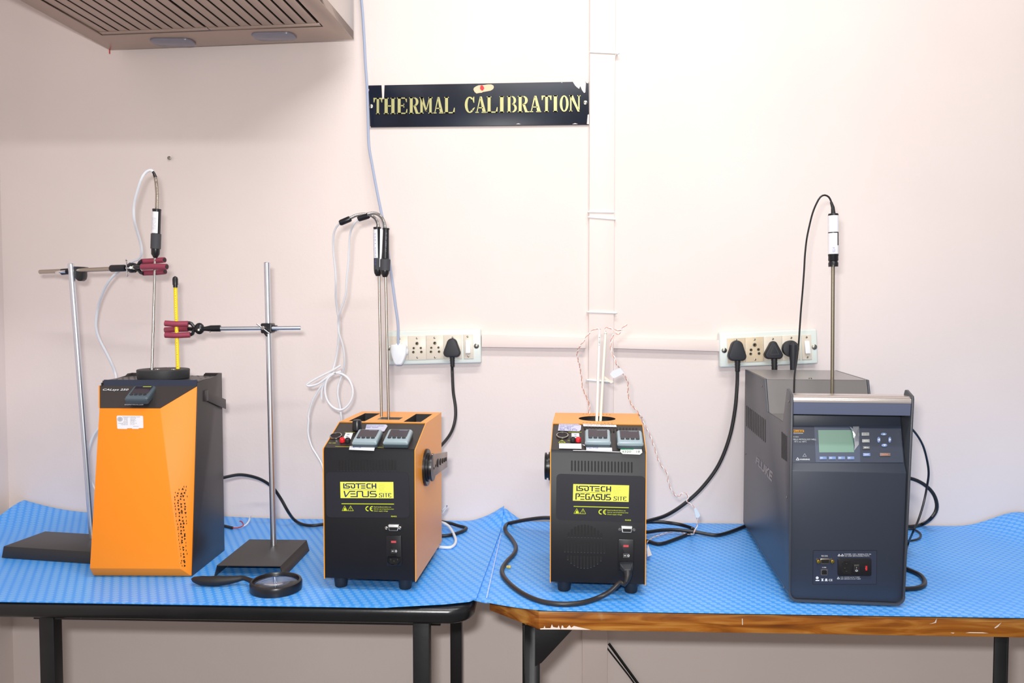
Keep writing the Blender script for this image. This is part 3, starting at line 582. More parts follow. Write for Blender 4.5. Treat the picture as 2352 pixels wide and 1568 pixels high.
# ------------------------------------------------------------------ the two small black and yellow calibrators
def hole_plate(m, xs, ys, z, skip):
    for i in range(len(xs)-1):
        for j in range(len(ys)-1):
            if (i, j) in skip: continue
            m.quad([(xs[i], ys[j], z), (xs[i+1], ys[j], z), (xs[i+1], ys[j+1], z), (xs[i], ys[j+1], z)])
ISO_W, ISO_D, ISO_H, ISO_B, ISO_S = .172, .262, .3005, .2655, .100
def iso(kind, fr, label, cat='dry block calibrator'):
    V = kind == 'V'; W = ISO_W
    rr = thing('dry_block_calibrator', label, cat, fr.o, fr.a)
    PF = fr.plane((0, 0, 0), (0, -1, 0)); PS = fr.plane((0, 0, ISO_B), (0, -(ISO_H-ISO_B), ISO_S)); PT = fr.plane((0, 0, ISO_H), (0, 0, 1))
    prof = [(0, .022), (.002, ISO_B+.001), (ISO_S, ISO_H), (ISO_D, ISO_H), (ISO_D, .022)]
    prof_o = [(-.0015, .021), (-.0015, ISO_B+.0005), (ISO_S-.001, ISO_H+.0015), (ISO_D, ISO_H+.0015), (ISO_D, .021)]
    for x0, x1_ in ((-.0015, 0), (W, W+.0015)):
        m = MB(fr.M); m.prism(prof_o, 'x', x0, x1_); m.build('side_panel', ORANGE, rr)
    # top with openings
    m = MB(fr.M); y0, y1_ = ISO_S-.001, ISO_D; zt = ISO_H+.0015; pits = []
    def tp(x, y, Zf): q = fr.loc(Zf(x, y), fr.plane((0, 0, zt), (0, 0, 1))); return q.x, q.y
    if V:
        hx = [tp(380, 200, ZQ), tp(845, 75, ZQ), tp(1490, 205, ZQ), tp(1925, 78, ZQ), tp(945, 160, ZQ), tp(1370, 120, ZQ)]
        lx0, lx1, rx0, rx1 = .014, .047, W-.047, W-.012; yh0, yh1 = ISO_S+.012, ISO_D-.030; cx0, cx1 = .064, .110; cy0, cy1 = .140, .175
        xs = [0, lx0, lx1, cx0, cx1, rx0, rx1, W]; ys = [y0, yh0, cy0, cy1, yh1, y1_]
        sk = {(1, 1), (1, 2), (1, 3), (5, 1), (5, 2), (5, 3), (3, 2)}
        hole_plate(m, xs, ys, zt, sk); pits = [(lx0, lx1, yh0, yh1), (rx0, rx1, yh0, yh1), (cx0, cx1, cy0, cy1)]
        # the back-right corner reads darker metal inside the recesses
    else:
        cx, cy, r_ = .0865, .176, .0375; n = 32; b = []
        for k in range(n):
            a = 2*math.pi*(k+.5)/n; dx, dy = math.cos(a), math.sin(a); s_ = min((W-cx if dx > 0 else cx)/abs(dx), ((y1_-cy) if dy > 0 else cy-y0)/abs(dy)); b.append((cx+dx*s_, cy+dy*s_))
        c_ = [(cx+r_*math.cos(2*math.pi*(k+.5)/n), cy+r_*math.sin(2*math.pi*(k+.5)/n)) for k in range(n)]
        cor = [(W, y1_), (0, y1_), (0, y0), (W, y0)]
        for k in range(n):
            k2 = (k+1) % n; q = [(*c_[k], zt), (*b[k], zt), (*b[k2], zt), (*c_[k2], zt)]
            A_, B_ = b[k], b[k2]
            if abs(A_[0]-B_[0]) > 1e-6 and abs(A_[1]-B_[1]) > 1e-6:
                cc = min(cor, key=lambda p: abs(p[0]-(A_[0]+B_[0])/2)+abs(p[1]-(A_[1]+B_[1])/2)); q.insert(2, (*cc, zt))
            m.quad(q)
        pit = MB(fr.M)
        for k in range(n):
            k2 = (k+1) % n; pit.quad([(*c_[k], zt-.001), (*c_[k2], zt-.001), (*c_[k2], zt-.03), (*c_[k], zt-.03)])
        pit.quad([(*q, zt-.03) for q in c_])
    m.quad([(0, y0, zt), (W, y0, zt), (W, y0, zt-.003), (0, y0, zt-.003)])
    top = m.build('top_plate', ORANGE, rr)
    for k, (a, b, c_, d) in enumerate(pits):
        m = MB(fr.M); z1 = zt-.00005; z0 = zt-.045 if k < 2 else zt-.012
        m.quad([(a, c_, z0), (b, c_, z0), (b, d, z0), (a, d, z0)])
        for q in ([(a, c_), (b, c_)], [(b, c_), (b, d)], [(b, d), (a, d)], [(a, d), (a, c_)]): m.quad([(*q[0], z0), (*q[1], z0), (*q[1], z1), (*q[0], z1)])
        m.build('recess', MATT if k < 2 else STEEL, top)
        if k < 2:
            m = MB(fr.M); m.box(a+.002, b-.002, c_+.012, d-.006, zt-.020, zt-.014); m.build('grip_bar', mat('recess_metal', (120, 124, 130), .35, .8), top, bevel=.001)
    if not V:
        pit.build('recess', MATT, top)
        m = MB(fr.M); m.cyl((cx, cy, zt-.0299), (cx, cy, zt-.006), .032, None, 28); m.build('well_insert', HOLE, top)
        m = MB(fr.M)
        for yy in (ISO_S+.013, ISO_D-.020):
            for i in range(9): m.cyl((cx-.028+.007*i, yy, zt-.0001), (cx-.028+.007*i, yy, zt+.0002), .0013, None, 8)
        m.build('vent_hole_row', HOLE, top)
    m = MB(fr.M); pf = [(.0005, .0225), (.0005, ISO_B-.004), (.0035, ISO_B+.0015), (ISO_S, ISO_H-.0005), (ISO_D-.001, ISO_H-.046), (ISO_D-.001, .0225)]
    m.prism(pf, 'x', .0002, W-.0002); m.build('chassis', ISOB, rr)
    m = MB(fr.M); m.hull([(0, .004, ISO_B+.0015+.0003), (W, .004, ISO_B+.0018), (W, ISO_S-.0012, ISO_H), (0, ISO_S-.0012, ISO_H)], [(0, .005, ISO_B), (W, .005, ISO_B), (W, ISO_S, ISO_H-.0012), (0, ISO_S, ISO_H-.0012)]); m.build('sloped_panel', ISOS, rr)
    m = MB(fr.M); m.box(.0002, W-.0002, ISO_D-.0012, ISO_D-.0002, .0225, ISO_H); m.build('back_panel', ISOB, rr)
    for x, y in ((.024, .022), (W-.024, .022), (.024, ISO_D-.03), (W-.024, ISO_D-.03)):
        m = MB(fr.M); m.lathe((x, y, .0225), (x, y, -1), [(0, .0135), (.002, .0135), (.0205, .0115), (.0218, .0105)], 20); m.build('foot', RUB, rr)
    # overlay panel
    Zo = ZD if V else ZE; L = pxmap(PF, Zo, .0006); lm = pxmap(PF, Zo, 0)
    q = [(165, 557), (812, 560), (822, 915), (170, 912)] if V else [(190, 547), (858, 566), (852, 912), (186, 890)]
    qm = quadmap([lm(*p) for p in q], 0)
    m = MB(); m.polys(qm, [[(u/600, v/330) for u, v in rrect(0, 0, 600, 330, 30)]], .0006, nface(PF)); ov = m.build('overlay', ISOP, rr)
    # vents
    m = MB(); L = pxmap(PF, ZQ if V else ZR, .0004)
    for i in range(19):
        if V: x = 287+57*i; ya, yb = 905-.0*i, 1098
        else: x = 617+64.2*i; ya, yb = 1065+1.6*i, 1272+1.9*i
        m.polys(L, [[(px_, py_) for px_, py_ in arc(x, ya+13, 15, 13, 180, 360, 5)+arc(x, yb-13, 15, 13, 0, 180, 5)]])
    m.build('vent_slots', SLOT, rr)
    m = MB(); L = pxmap(PF, ZQ if V else ZR, .0006)
    for i in range(19):
        if V: x = 287+57*i; yb = 1100
        else: x = 617+64.2*i; yb = 1274+1.9*i
        m.polys(L, [[(x-10, yb-2), (x-6, yb+4), (x+6, yb+4), (x+10, yb-2), (x, yb)]])
    m.build('vent_lip_glint', mat('lip_glint', (72, 76, 84), .35), rr)  # paler patches paint a glint on the bottom edge of each slot
    if not V:
        m = MB(); L = pxmap(PF, Zd, .0004)
        rows = [[(215+62*i, 440+1.6*i) for i in range(11)], [(143+62.5*i, 720+1.8*i) for i in range(13)], [(200+62.5*i, 0) for i in range(11)]]
        tops = [345, 285, 240, 215, 205, 200, 210, 225, 262, 308, 365]; bots = [870, 935, 978, 1010, 1025, 1030, 1030, 1015, 990, 950, 890]
        for i, (x, y) in enumerate(rows[0]): m.polys(L, [rrect(x-20, tops[i], x+20, y, 14, 3)])
        for i, (x, y) in enumerate(rows[1]): m.polys(L, [rrect(x-20, 490+2*i, x+20, y, 14, 3)])
        for i, (x, y) in enumerate(rows[2]): m.polys(L, [rrect(x-20, 780+2*i, x+20, bots[i], 14, 3)])
        m.build('fan_grille', SLOT, rr)
        m = MB(); L = pxmap(PF, Zd, .0006)
        for i, (x, y) in enumerate(rows[0]): m.polys(L, [rrect(x-14, y-4, x+14, y+3, 3, 2)])
        for i, (x, y) in enumerate(rows[1]): m.polys(L, [rrect(x-14, y-4, x+14, y+3, 3, 2)])
        for i, (x, y) in enumerate(rows[2]): m.polys(L, [rrect(x-14, bots[i]-5, x+14, bots[i]+3, 3, 2)])
        m.build('fan_grille_glint', MC['lip_glint'], rr)  # painted glints along the lower ends of the grille slots
    # yellow label and print; u,v follow the label, authored in label-picture units
    if V: cs = [Zm(780, 1090, 15.68)(*p) for p in ((25, 250), (1940, 255), (1950, 845), (40, 835))]
    else: cs = [Zm(1300, 1090, 13.07)(*p) for p in ((218, 275), (1895, 315), (1880, 812), (207, 772))]
    cw = [PP(*p, PF) for p in cs]; n_ = nface(PF)
    def LL(off): 
        qq = quadmap(cw, off, n_); return lambda x, y: qq((x-25)/1915, (840-y)/590)
    lab = MB().polys(LL(.0007), [[(25, 250), (1940, 250), (1940, 840), (25, 840)]], .0003, n_).build('yellow_label', YELLOW, ov)
    G = MB(); P_ = lambda pts, t_=36, t2=48: G.polys(LL(.0012), stroke(pts, t_, t2))
    P_([(157, 300), (157, 490)]); P_([(157, 472), (330, 472), (355, 450), (355, 425), (330, 402), (255, 402), (228, 380), (228, 342), (255, 318), (515, 318), (545, 342), (545, 448), (515, 472), (455, 472), (428, 448), (428, 380)])
    P_([(580, 318), (935, 318)]); P_([(680, 318), (680, 490)]); P_([(775, 395), (935, 395)]); P_([(775, 472), (935, 472)])
    P_([(1130, 318), (1020, 318), (994, 342), (994, 448), (1020, 472), (1130, 472)]); P_([(1182, 300), (1182, 490)]); P_([(1307, 300), (1307, 490)]); P_([(1182, 400), (1307, 400)])
    P_([(130, 530), (1335, 530)], 10)
    if V:
        P_([(165, 578), (210, 795)]); P_([(215, 790), (365, 592)], 36, 36); P_([(355, 592), (565, 592)]); P_([(385, 683), (570, 683)]); P_([(385, 782), (650, 782)])
        P_([(630, 798), (630, 612), (652, 592), (805, 592), (828, 612), (828, 760), (850, 782), (1010, 782), (1034, 760), (1034, 575)])
        P_([(1315, 592), (1135, 592), (1110, 612), (1110, 662), (1135, 683), (1290, 683), (1316, 705), (1316, 760), (1290, 782), (1085, 782)])
    else:
        P_([(132, 800), (132, 590)]); P_([(115, 590), (228, 590), (248, 610), (248, 668), (228, 685), (185, 685)])
        for y in (590, 690, 782): P_([(278, y), (424, y)])
        P_([(606, 590), (492, 590), (470, 612), (470, 760), (492, 782), (590, 782), (590, 690), (540, 690)]); P_([(640, 800), (715, 585)], 40, 40); P_([(715, 585), (795, 800)], 40, 40)
        P_([(790, 782), (920, 782), (944, 762), (944, 712), (920, 690), (855, 690), (832, 668), (832, 612), (855, 590), (1010, 590)]); P_([(1010, 580), (1010, 762), (1032, 782), (1098, 782), (1120, 762), (1120, 580)])
        P_([(1312, 590), (1198, 590), (1175, 612), (1175, 668), (1198, 690), (1288, 690), (1312, 712), (1312, 760), (1288, 782), (1158, 782)])
    for pts in ([(1525, 682), (1525, 662), (1450, 662), (1438, 690), (1450, 715), (1505, 735), (1522, 765), (1505, 792), (1430, 792), (1430, 765)], [(1580, 655), (1580, 800)], [(1628, 662), (1725, 662)], [(1675, 662), (1675, 800)],
                [(1848, 690), (1838, 662), (1780, 662), (1762, 690), (1762, 770), (1785, 792), (1842, 792), (1852, 770)], [(1770, 722), (1825, 722)]): G.polys(LL(.0012), stroke(pts, 16, 30))
    G.build('maker_logo', NAVY if V else CHAR, lab)
    T_ = MB()
    for i, (s_, xe) in enumerate((('Pine Grove', 1645), ('Southport', 1635), ('Merseyside', 1660), ('PR9 9AG', 1610), ('England', 1600))): text(T_, s_, LL(.0012), 1412, 328+55*i, xe, 302+55*i)
    text(T_, 'www.isotech.co.uk', LL(.0012), 1430, 614, 1848, 588); T_.build('address_print', mat('label_grey', (150, 156, 90), .5), lab)
    Q = MB(); Q.polys(LL(.0009), stroke([(55, 1045), (1950, 1045)], 26))
    for ox in (165, 382):
        Q.polys(LL(.0009), stroke([(ox, 1118), (ox-98, 1298), (ox+98, 1298), (ox, 1118)], 12))
    Q.polys(LL(.0009), [[(120, 1290), (160, 1180), (190, 1200), (235, 1285)], [(376, 1170), (388, 1170), (386, 1250), (378, 1250)], [(376, 1262), (388, 1262), (388, 1276), (376, 1276)]])
    for ox in (1005, 1160):
        o_ = arc(ox+8, 1218, 96, 92, 80, 280, 14); i_ = arc(ox+8, 1218, 62, 58, 80, 280, 14)
        Q.polys(LL(.0009), [[o_[k], o_[k+1], i_[k+1], i_[k]] for k in range(14)])
    Q.polys(LL(.0009), stroke([(1085, 1218), (1160, 1218)], 28))
    for s_, xe, yb in (('Read handbook before use', 1845, 1172), ('Not for use in hazardous areas', 1938, 1244), ('Check supply voltage', 1725, 1316)): text(Q, s_, LL(.0009), 1222, yb, xe, yb-42)
    text(Q, 'RS422', LL(.0009), 1840, 1512, 2040, 1464, bold=.01); Q.build('yellow_print', YEL2, ov)
    # serial port
    Z_, k = (ZW, 1) if V else (Zd, 0); L = pxmap(PF, Z_, .0005)
    sp_ = [(645, 278), (930, 283), (905, 445), (665, 440)] if V else [(1212, 218), (1420, 226), (1400, 340), (1225, 334)]
    inn = [(665, 340), (912, 345), (890, 430), (682, 428)] if V else [(1235, 262), (1402, 268), (1390, 325), (1245, 320)]
    m = MB(); m.polys(pxmap(PF, Z_, 0), [sp_], .006, n_); o = m.build('serial_port', mat('port_silver', (222, 224, 228), .35, .3), rr, bevel=.0008)
    m = MB(); m.polys(pxmap(PF, Z_, .0061), [inn], .0004, n_); m.build('port_face', SLOT, o)
    for x, y in (((590, 372), (962, 368)) if V else ((1187, 280), (1450, 288))):
        c = L(x, y); m = MB(); m.lathe(c, c+n_, [(0, .0033), (.005, .0033), (.006, .002), (.004, .0015)], 6); m.build('jack_screw', STEEL, o)
    # mains inlet
    qi = [(570, 590), (990, 590), (1010, 1425), (585, 1425)] if V else [(1155, 475), (1455, 480), (1445, 1075), (1145, 1070)]
    L0 = pxmap(PF, Z_, 0); qm = quadmap([L0(*p) for p in qi])
    m = MB(); m.polys(qm, [[(u/100, v/200) for u, v in rrect(0, 0, 100, 200, 8, 4)]], .0022, n_); o = m.build('mains_inlet', BLACK, rr, bevel=.0006)
    lf = lambda z: (lambda u, v: qm(u, v)+n_*z)
    m = MB(); m.polys(lf(.0024), [[(.33, .76), (.66, .76), (.66, .83), (.33, .83)]]); m.build('fuse_window', REDF, o)
    m = MB(); m.hull([lf(.0045)(u, v) for u, v in ((.32, .43), (.72, .43))]+[lf(.0030)(u, v) for u, v in ((.72, .56), (.32, .56))], [lf(.002)(u, v) for u, v in ((.32, .43), (.72, .43), (.72, .56), (.32, .56))]); sw_ = m.build('rocker_switch', RUB, o)
    m = MB(); m.polys(lf(.0047), stroke([(.38, .5), (.50, .5)], .018)); ra = arc(.66, .5, .07, .035, 0, 360, 14); rb = arc(.66, .5, .04, .02, 0, 360, 14)
    m.polys(lf(.0047), [[ra[k], ra[k+1], rb[k+1], rb[k]] for k in range(14)]); m.build('switch_marking', TEXTW, sw_)
    m = MB(); o_ = [(.08, .30), (.92, .30), (.92, .14), (.75, .04), (.25, .04), (.08, .14)]; i_ = [(.14, .285), (.86, .285), (.86, .145), (.72, .06), (.28, .06), (.14, .145)]
    m.polys(lf(.0022), [[o_[k], o_[(k+1) % 6], i_[(k+1) % 6], i_[k]] for k in range(6)], .0025, n_); m.build('socket_rim', RUB, o)
    m = MB(); m.polys(lf(.0024), [i_]); m.build('socket_cavity', HOLE, o)
    if V:
        m = MB()
        for u, v in ((.3, .22), (.52, .17), (.75, .22)): m.polys(lf(.0026), [[(u-.015, v-.025), (u+.015, v-.025), (u+.015, v+.025), (u-.015, v+.025)]], .002, n_)
        m.build('contact_pin', SCREW, o)
    # sloped panel fittings
    ns = nface(PS); PS2 = (PS[0]+ns*.0016, PS[1]); Zs = ZQ if V else ZR; L = pxmap(PS2, Zs, .0002); updir = (0, ISO_S, ISO_H-ISO_B)
    for cpx in (((843.5, 999.5), (914, 999.5)) if V else ((1373, 999.5), (1446.5, 1002))): controller(rr, PS2, cpx, fr, updir)
    cx, cy = (247, 480) if V else (435, 590)
    c = L(cx, cy); m = MB(); m.lathe(c-ns*.0003, c+ns, [(0, .0118), (.002, .0115), (.0024, .0098), (.0005, .0094)], 28); o = m.build('din_socket', STEEL, rr)
    m = MB(); m.lathe(c, c+ns, [(.0004, .0092), (.0012, .0092)], 24); m.build('socket_insert', SLOT, o)
    q = [(425, 425), (556, 425), (515, 540), (372, 538)] if V else [(610, 545), (757, 545), (765, 665), (615, 660)]
    m = MB(); m.polys(L, [q], .0004, ns); o = m.build('white_sticker', PAPER, rr)
    m = MB(); L2 = pxmap(PS2, Zs, .0009)
    for (x, y) in (((470, 457), (450, 492)) if V else ((685, 578), (690, 612), (725, 632))): m.polys(L2, [rrect(x-24, y-6, x+24, y+6, 3, 2)])
    m.build('sticker_print', TEXTG, o)
    for (x, y, mm) in (((365, 580, RED), (462, 585, RUB)) if V else ((740, 700, RED), (638, 698, RUB))):
        c = L(x, y); m = MB(); m.lathe(c, c+ns, [(0, .0052), (.006, .005), (.0075, .004), (.0078, .0018), (.006, .0015)], 16); o = m.build('terminal_post', mm, rr)
        if mm is RED: o['label'] = 'red terminal post'
    if V:
        c = L(630, 365); m = MB(); m.lathe(c, c+ns*.2+Vector((0, 0, 1)), [(0, .0092), (.016, .0088), (.019, .007), (.020, .003)], 20); m.build('fuse_cap', BLACK, rr)
    q = [(800, 275), (1150, 275), (1178, 300), (1120, 395), (1060, 405), (770, 385)] if V else [(370, 365), (740, 370), (798, 395), (790, 480), (760, 510), (350, 495)]
    m = MB(); m.polys(L, [q], .0003, ns); o = m.build('handwritten_label', mat('tape_paper', (196, 196, 214), .4), rr)
    m = MB()
    if V:
        for y, xe in ((300, 1120), (328, 1010)): text(m, 'Temperature calibrator' if y == 300 else 'Make : Isotech', L2, 800-(y-300)*.4, y+8, xe, y-12, .2)
    else:
        for s_, y, xe in (('Temperature calibrator', 388, 775), ('Make : Isotech', 418, 650), ('Sno : 27382/9', 445, 600), ('Range : 50 to 650', 468, 690), ('Due : 16.3.18', 490, 720)): text(m, s_, L2, 380, y+8, xe, y-12, .2)
    m.build('handwriting', INK, o)
    PE = fr.plane((0, .0016, ISO_B-.0005), (0, -.6, .8)); Le = pxmap(PE, Zs, .0012)
    q = [(500, 672), (952, 678), (935, 755), (485, 735)] if V else [(895, 820), (1390, 835), (1395, 900), (895, 885)]
    m = MB(); m.polys(pxmap(PS2, Zs, .0012), [q], .0003, ns); o = m.build('white_sticker', PAPER, rr)
    m = MB(); text(m, 'CAL/T/38' if V else 'CAL/T/20', pxmap(PS2, Zs, .0017), q[0][0]+12, q[0][1]+38, q[0][0]+(200 if V else 230), q[0][1]+10, .2); m.build('handwriting', INK, o)
    if not V:
        for nme, q, mm in (('white_sticker', [(370, 742), (800, 748), (804, 845), (372, 838)], PAPER), ('white_sticker', [(830, 368), (1470, 385), (1480, 425), (840, 410)], PAPER), ('white_sticker', [(1560, 845), (1965, 842), (1975, 920), (1930, 958), (1600, 945), (1548, 905)], mat('cream_paper', (226, 232, 222), .5))):
            m = MB(); m.polys(L, [q], .0003, ns); o = m.build(nme, mm, rr)
            if q[0][0] == 1560:
                m = MB(); m.polys(L2, [[(1562, 843), (1808, 843), (1806, 868), (1560, 868)]]); m.build('green_header', GREEN, o); o['label'] = 'test label with green header'
                m = MB(); text(m, 'TESTED', L2, 1615, 864, 1765, 848); m.build('sticker_print', PAPER, o)
                m = MB(); text(m, '4320   18', L2, 1580, 925, 1930, 885, .1); m.build('handwriting', TEXTG, o)
            if q[0][0] == 830:
                m = MB(); text(m, 'TEMP CALIBRATION', pxmap(PS2, Zs, .0009), 870, 402, 1430, 380); m.build('sticker_print', TEXTG, o)
        m = MB()
        for i in range(17):
            x = 868+62*i; m.polys(L, [rrect(x-17, 415+1.8*i, x+17, 455+1.8*i+(45 if i in (8, 9) else 5), 8, 3)])
        m.build('vent_slots', SLOT, rr)
        m = MB(); m.polys(L, stroke([(425, 672), (360, 725), (492, 728), (425, 672)], 5)); m.polys(L, [[(421, 690), (428, 690), (427, 715), (422, 715)]]); text(m, 'SENSOR', L, 395, 528, 455, 516); text(m, 'TEMPERATURE', L, 545, 530, 805, 518); text(m, 'OVER TEMP', L, 535, 690, 600, 678); text(m, 'CONTROLLER', L, 1515, 830, 1700, 815); m.build('yellow_print', YEL2, rr)
        m = MB(); m.polys(pxmap(PS2, Zs, .0006), [[(640, 874), (900, 878), (1540, 905), (1545, 915), (1210, 902), (880, 888), (640, 884)], [(815, 765), (870, 770), (1000, 778), (990, 792), (890, 795), (850, 785)]]); m.build('torn_tape', PAPER, rr)
    else:
        m = MB(); m.polys(L, stroke([(235, 668), (530, 674)], 4)); m.polys(L, stroke([(950, 682), (1440, 682)], 4)); text(m, 'INDICATOR', L, 540, 662, 695, 648, bold=.01); text(m, 'CONTROLLER / OVR', L, 1092, 665, 1300, 652, bold=.01); text(m, 'AC 10A', L, 115, 612, 248, 598); text(m, 'OUTPUT', L, 405, 420, 590, 410); m.build('yellow_print', YEL2, rr)
    # carrying handle hub and arm on the side
    sx = W+.0015 if V else -.0015; d = 1 if V else -1; cy_, cz = (.094, .216) if V else (.125, .213)
    m = MB(fr.M); m.lathe((sx, cy_, cz), (sx+d, cy_, cz), [(0, .036), (.004, .036), (.005, .035)], 36); hb = m.build('handle_hub', BLACK, rr)
    m = MB(fr.M); m.lathe((sx+d*.005, cy_, cz), (sx+d*2, cy_, cz), [(0, .028), (.003, .028), (.0035, .0235), (.0065, .0235), (.007, .027), (.0105, .0265)], 36); m.build('hub_cap', BLACK, hb)
    if V:
        m = MB(fr.M); n = 8; A_, B_ = [], []
        def xx(y): return sx+.012+.014*((y-.088)/.084)
        P0 = [(.088, .197), (.172, .2015), (.172, .233), (.088, .243)]
        m.hull([(xx(y), y, z) for y, z in P0], [(xx(y)+.003, y, z) for y, z in P0]); ar = m.build('carrying_handle', mat('handle_grey', (170, 158, 150), .3, .6), rr, bevel=.0008)
        m = MB(fr.M)
        for y, z, r_ in ((.095, .214, .0025), (.104, .217, .0028), (.117, .2205, .0085), (.132, .220, .0068), (.145, .2195, .0056), (.156, .219, .0045), (.165, .219, .004)):
            m.lathe((xx(y)+.0031, y, z), (xx(y)+1, y, z), [(0, r_), (.0003, r_)], 16)
        m.build('handle_holes', HOLE, ar)
    return rr, PT
fv = Fr(PZ(746.5, 1327, .772)-Vector((0, 0, .022)), -3.2)
fp = Fr(PZ(1265, 1336, .772)-Vector((0, 0, .022)), -2.6)
iso('V', fv, 'small black and orange calibrator with the carrying handle on its right')
iso('P', fp, 'small black and orange calibrator with the round fan grille')
# ------------------------------------------------------------------ tall orange calibrator on the left
def front_plane(fr, y): return fr.plane((0, y, 0), (0, -1, 0))
fc = Fr((-.890, 1.556, TZ), 1.1); CW, CD = .1935, .19
cs_ = thing('dry_block_calibrator', 'tall orange fronted calibrator with black sides and round top disc', 'dry block calibrator', fc.o, fc.a)
YM = .034; YT = .062
A_ = fc.loc((228, 937), front_plane(fc, YM)); B_ = fc.loc((367.7, 939), front_plane(fc, YM)); C_ = fc.loc((415, 1307), front_plane(fc, .001)); D_ = fc.loc((207.6, 1304), front_plane(fc, .001))
zt = fc.loc((450, 886), front_plane(fc, YT)).z; D_.x = 0.0; B_.z = A_.z; C_.z = D_.z = (C_.z+D_.z)/2
E_, F_, G_, H_ = Vector((fc.loc((228, 887), front_plane(fc, YT)).x, YT, zt)), Vector((CW, YT, zt)), Vector((CW, .016, .001)), Vector((0, .014, .001))
bk = lambda p, d=.004: p+Vector((0, d, 0))
m = MB(fc.M)
vs = [A_, B_, C_, D_, F_, G_, H_]; n = 7
m.add(vs+[bk(v) for v in vs], [(3, 2, 1, 0), (2, 5, 4, 1), (6, 5, 2, 3)]+[(10, 9, 8, 7)[::-1], (9, 12, 11, 8)[::-1], (13, 12, 9, 10)[::-1]]+[(0, 1, 8, 7), (1, 4, 11, 8), (4, 5, 12, 11), (5, 6, 13, 12), (6, 3, 10, 13), (3, 0, 7, 10)])
shell = m.build('front_cover', ORANGE2, cs_, bevel=.0012, ang=8)
m = MB(fc.M); e = .004
m.hull([A_+Vector((e*.3, .0002, 0)), B_+Vector((0, .0002, 0)), F_+Vector((-.001, .0002, 0)), E_+Vector((e*.3, .0002, 0))], [bk(A_), bk(B_), bk(F_), bk(E_)]); m.build('top_fascia', DARKP, cs_)
m = MB(fc.M); m.hull([A_+Vector((-.0012, 0, 0)), E_+Vector((-.0012, 0, 0)), E_+Vector((.001, -.0001, 0)), A_+Vector((.001, -.0001, 0))], [bk(A_)+Vector((-.0012, 0, 0)), bk(E_)+Vector((-.0012, 0, 0)), bk(E_)+Vector((.001, 0, 0)), bk(A_)+Vector((.001, 0, 0))]); m.build('edge_strip', ORANGE2, cs_)
dk = fc.loc((375, 869), front_plane(fc, .115)).z
zb = fc.loc((509, 856), front_plane(fc, CD)).z
for x0 in (-.0012, CW-.0003):
    m = MB(fc.M); m.prism([(.018, 0.0005), (YT-.001, zt+.006), (YT+.02, zt+.0075), (CD-.03, zb-.004), (CD-.02, zb), (CD, zb), (CD, 0)], 'x', x0, x0+.0015); m.build('side_panel', DARKP, cs_, bevel=.0003)
m = MB(fc.M); m.box(.0003, CW-.0003, YT+.002, CD-.002, dk-.006, dk)
dko = m.build('top_deck', DARKP, cs_)
m = MB(fc.M); m.box(.004, CW-.001, YT, YT+.003, zt-.002, dk+.002); m.build('front_lip', SLATED, cs_)
m = MB(fc.M); m.prism([(.0003, 0), (CW-.0003, 0), (CW-.0003, zb), (CW-.034, zb), (CW-.038, zb-.004), (CW-.038, dk-.002), (.038, dk-.002), (.038, zb-.003), (.034, zb), (.0003, zb)], 'y', CD-.0015, CD-.0002); m.build('back_panel', DARKP, cs_)
m = MB(fc.M); m.box(.0004, CW-.0004, .022, CD-.003, .004, dk-.006) if False else m.prism([(.032, .006), (.064, dk-.007), (CD-.003, dk-.007), (CD-.003, .006)], 'x', .0004, CW-.0004); m.build('chassis', DARKP, cs_)
for x, y in ((.03, .05), (CW-.03, .05), (.03, CD-.03), (CW-.03, CD-.03)): MB(fc.M).cyl((x, y, .0065), (x, y, .0002), .012).build('foot', RUB, cs_)
rnd = random.Random(3); m = MB(fc.M)
for i in range(15):
    for j in range(10):
        x, y = .012+i*.0125+(.006 if j % 2 else 0), YT+.012+j*.0125
        if (x-.128)**2+(y-.115)**2 < .05**2 or x > CW-.008: continue
        a = rnd.random()*6.28; m.prism([(x+.0028*math.cos(a+q), y+.0028*math.sin(a+q)) for q in (0, 2.1, 4.2)], 'z', dk, dk+.0002)
m.build('deck_perforation', HOLE, dko)
dc = fc.loc((375.3, 850), fc.plane((0, .118, 0), (0, -1, 0))); dcx = dc.x; dz1 = dk+.0195
m = MB(fc.M); m.lathe((dcx, .118, dk-.001), (dcx, .118, 2), [(0, .046), (.002, .0505), (.019, .0515), (.0205, .0505)], 48); dsk = m.build('insulation_disc', DISC, cs_, bevel=.0008)
for px_, py_, mm in ((1060, 100, STEEL), (1115, 130, STEEL), (1310, 97, STEEL), (1370, 130, STEEL), (1028, 122, HOLE), (1448, 118, HOLE)):
    c = fc.loc(ZP(px_, py_), fc.plane((0, 0, dz1), (0, 0, 1))); m = MB(fc.M); m.cyl((c.x, c.y, dz1+.0003), (c.x, c.y, dz1+.0012), .0046, .0042, 16); m.build('well_hole', mm, dsk)
m = MB()
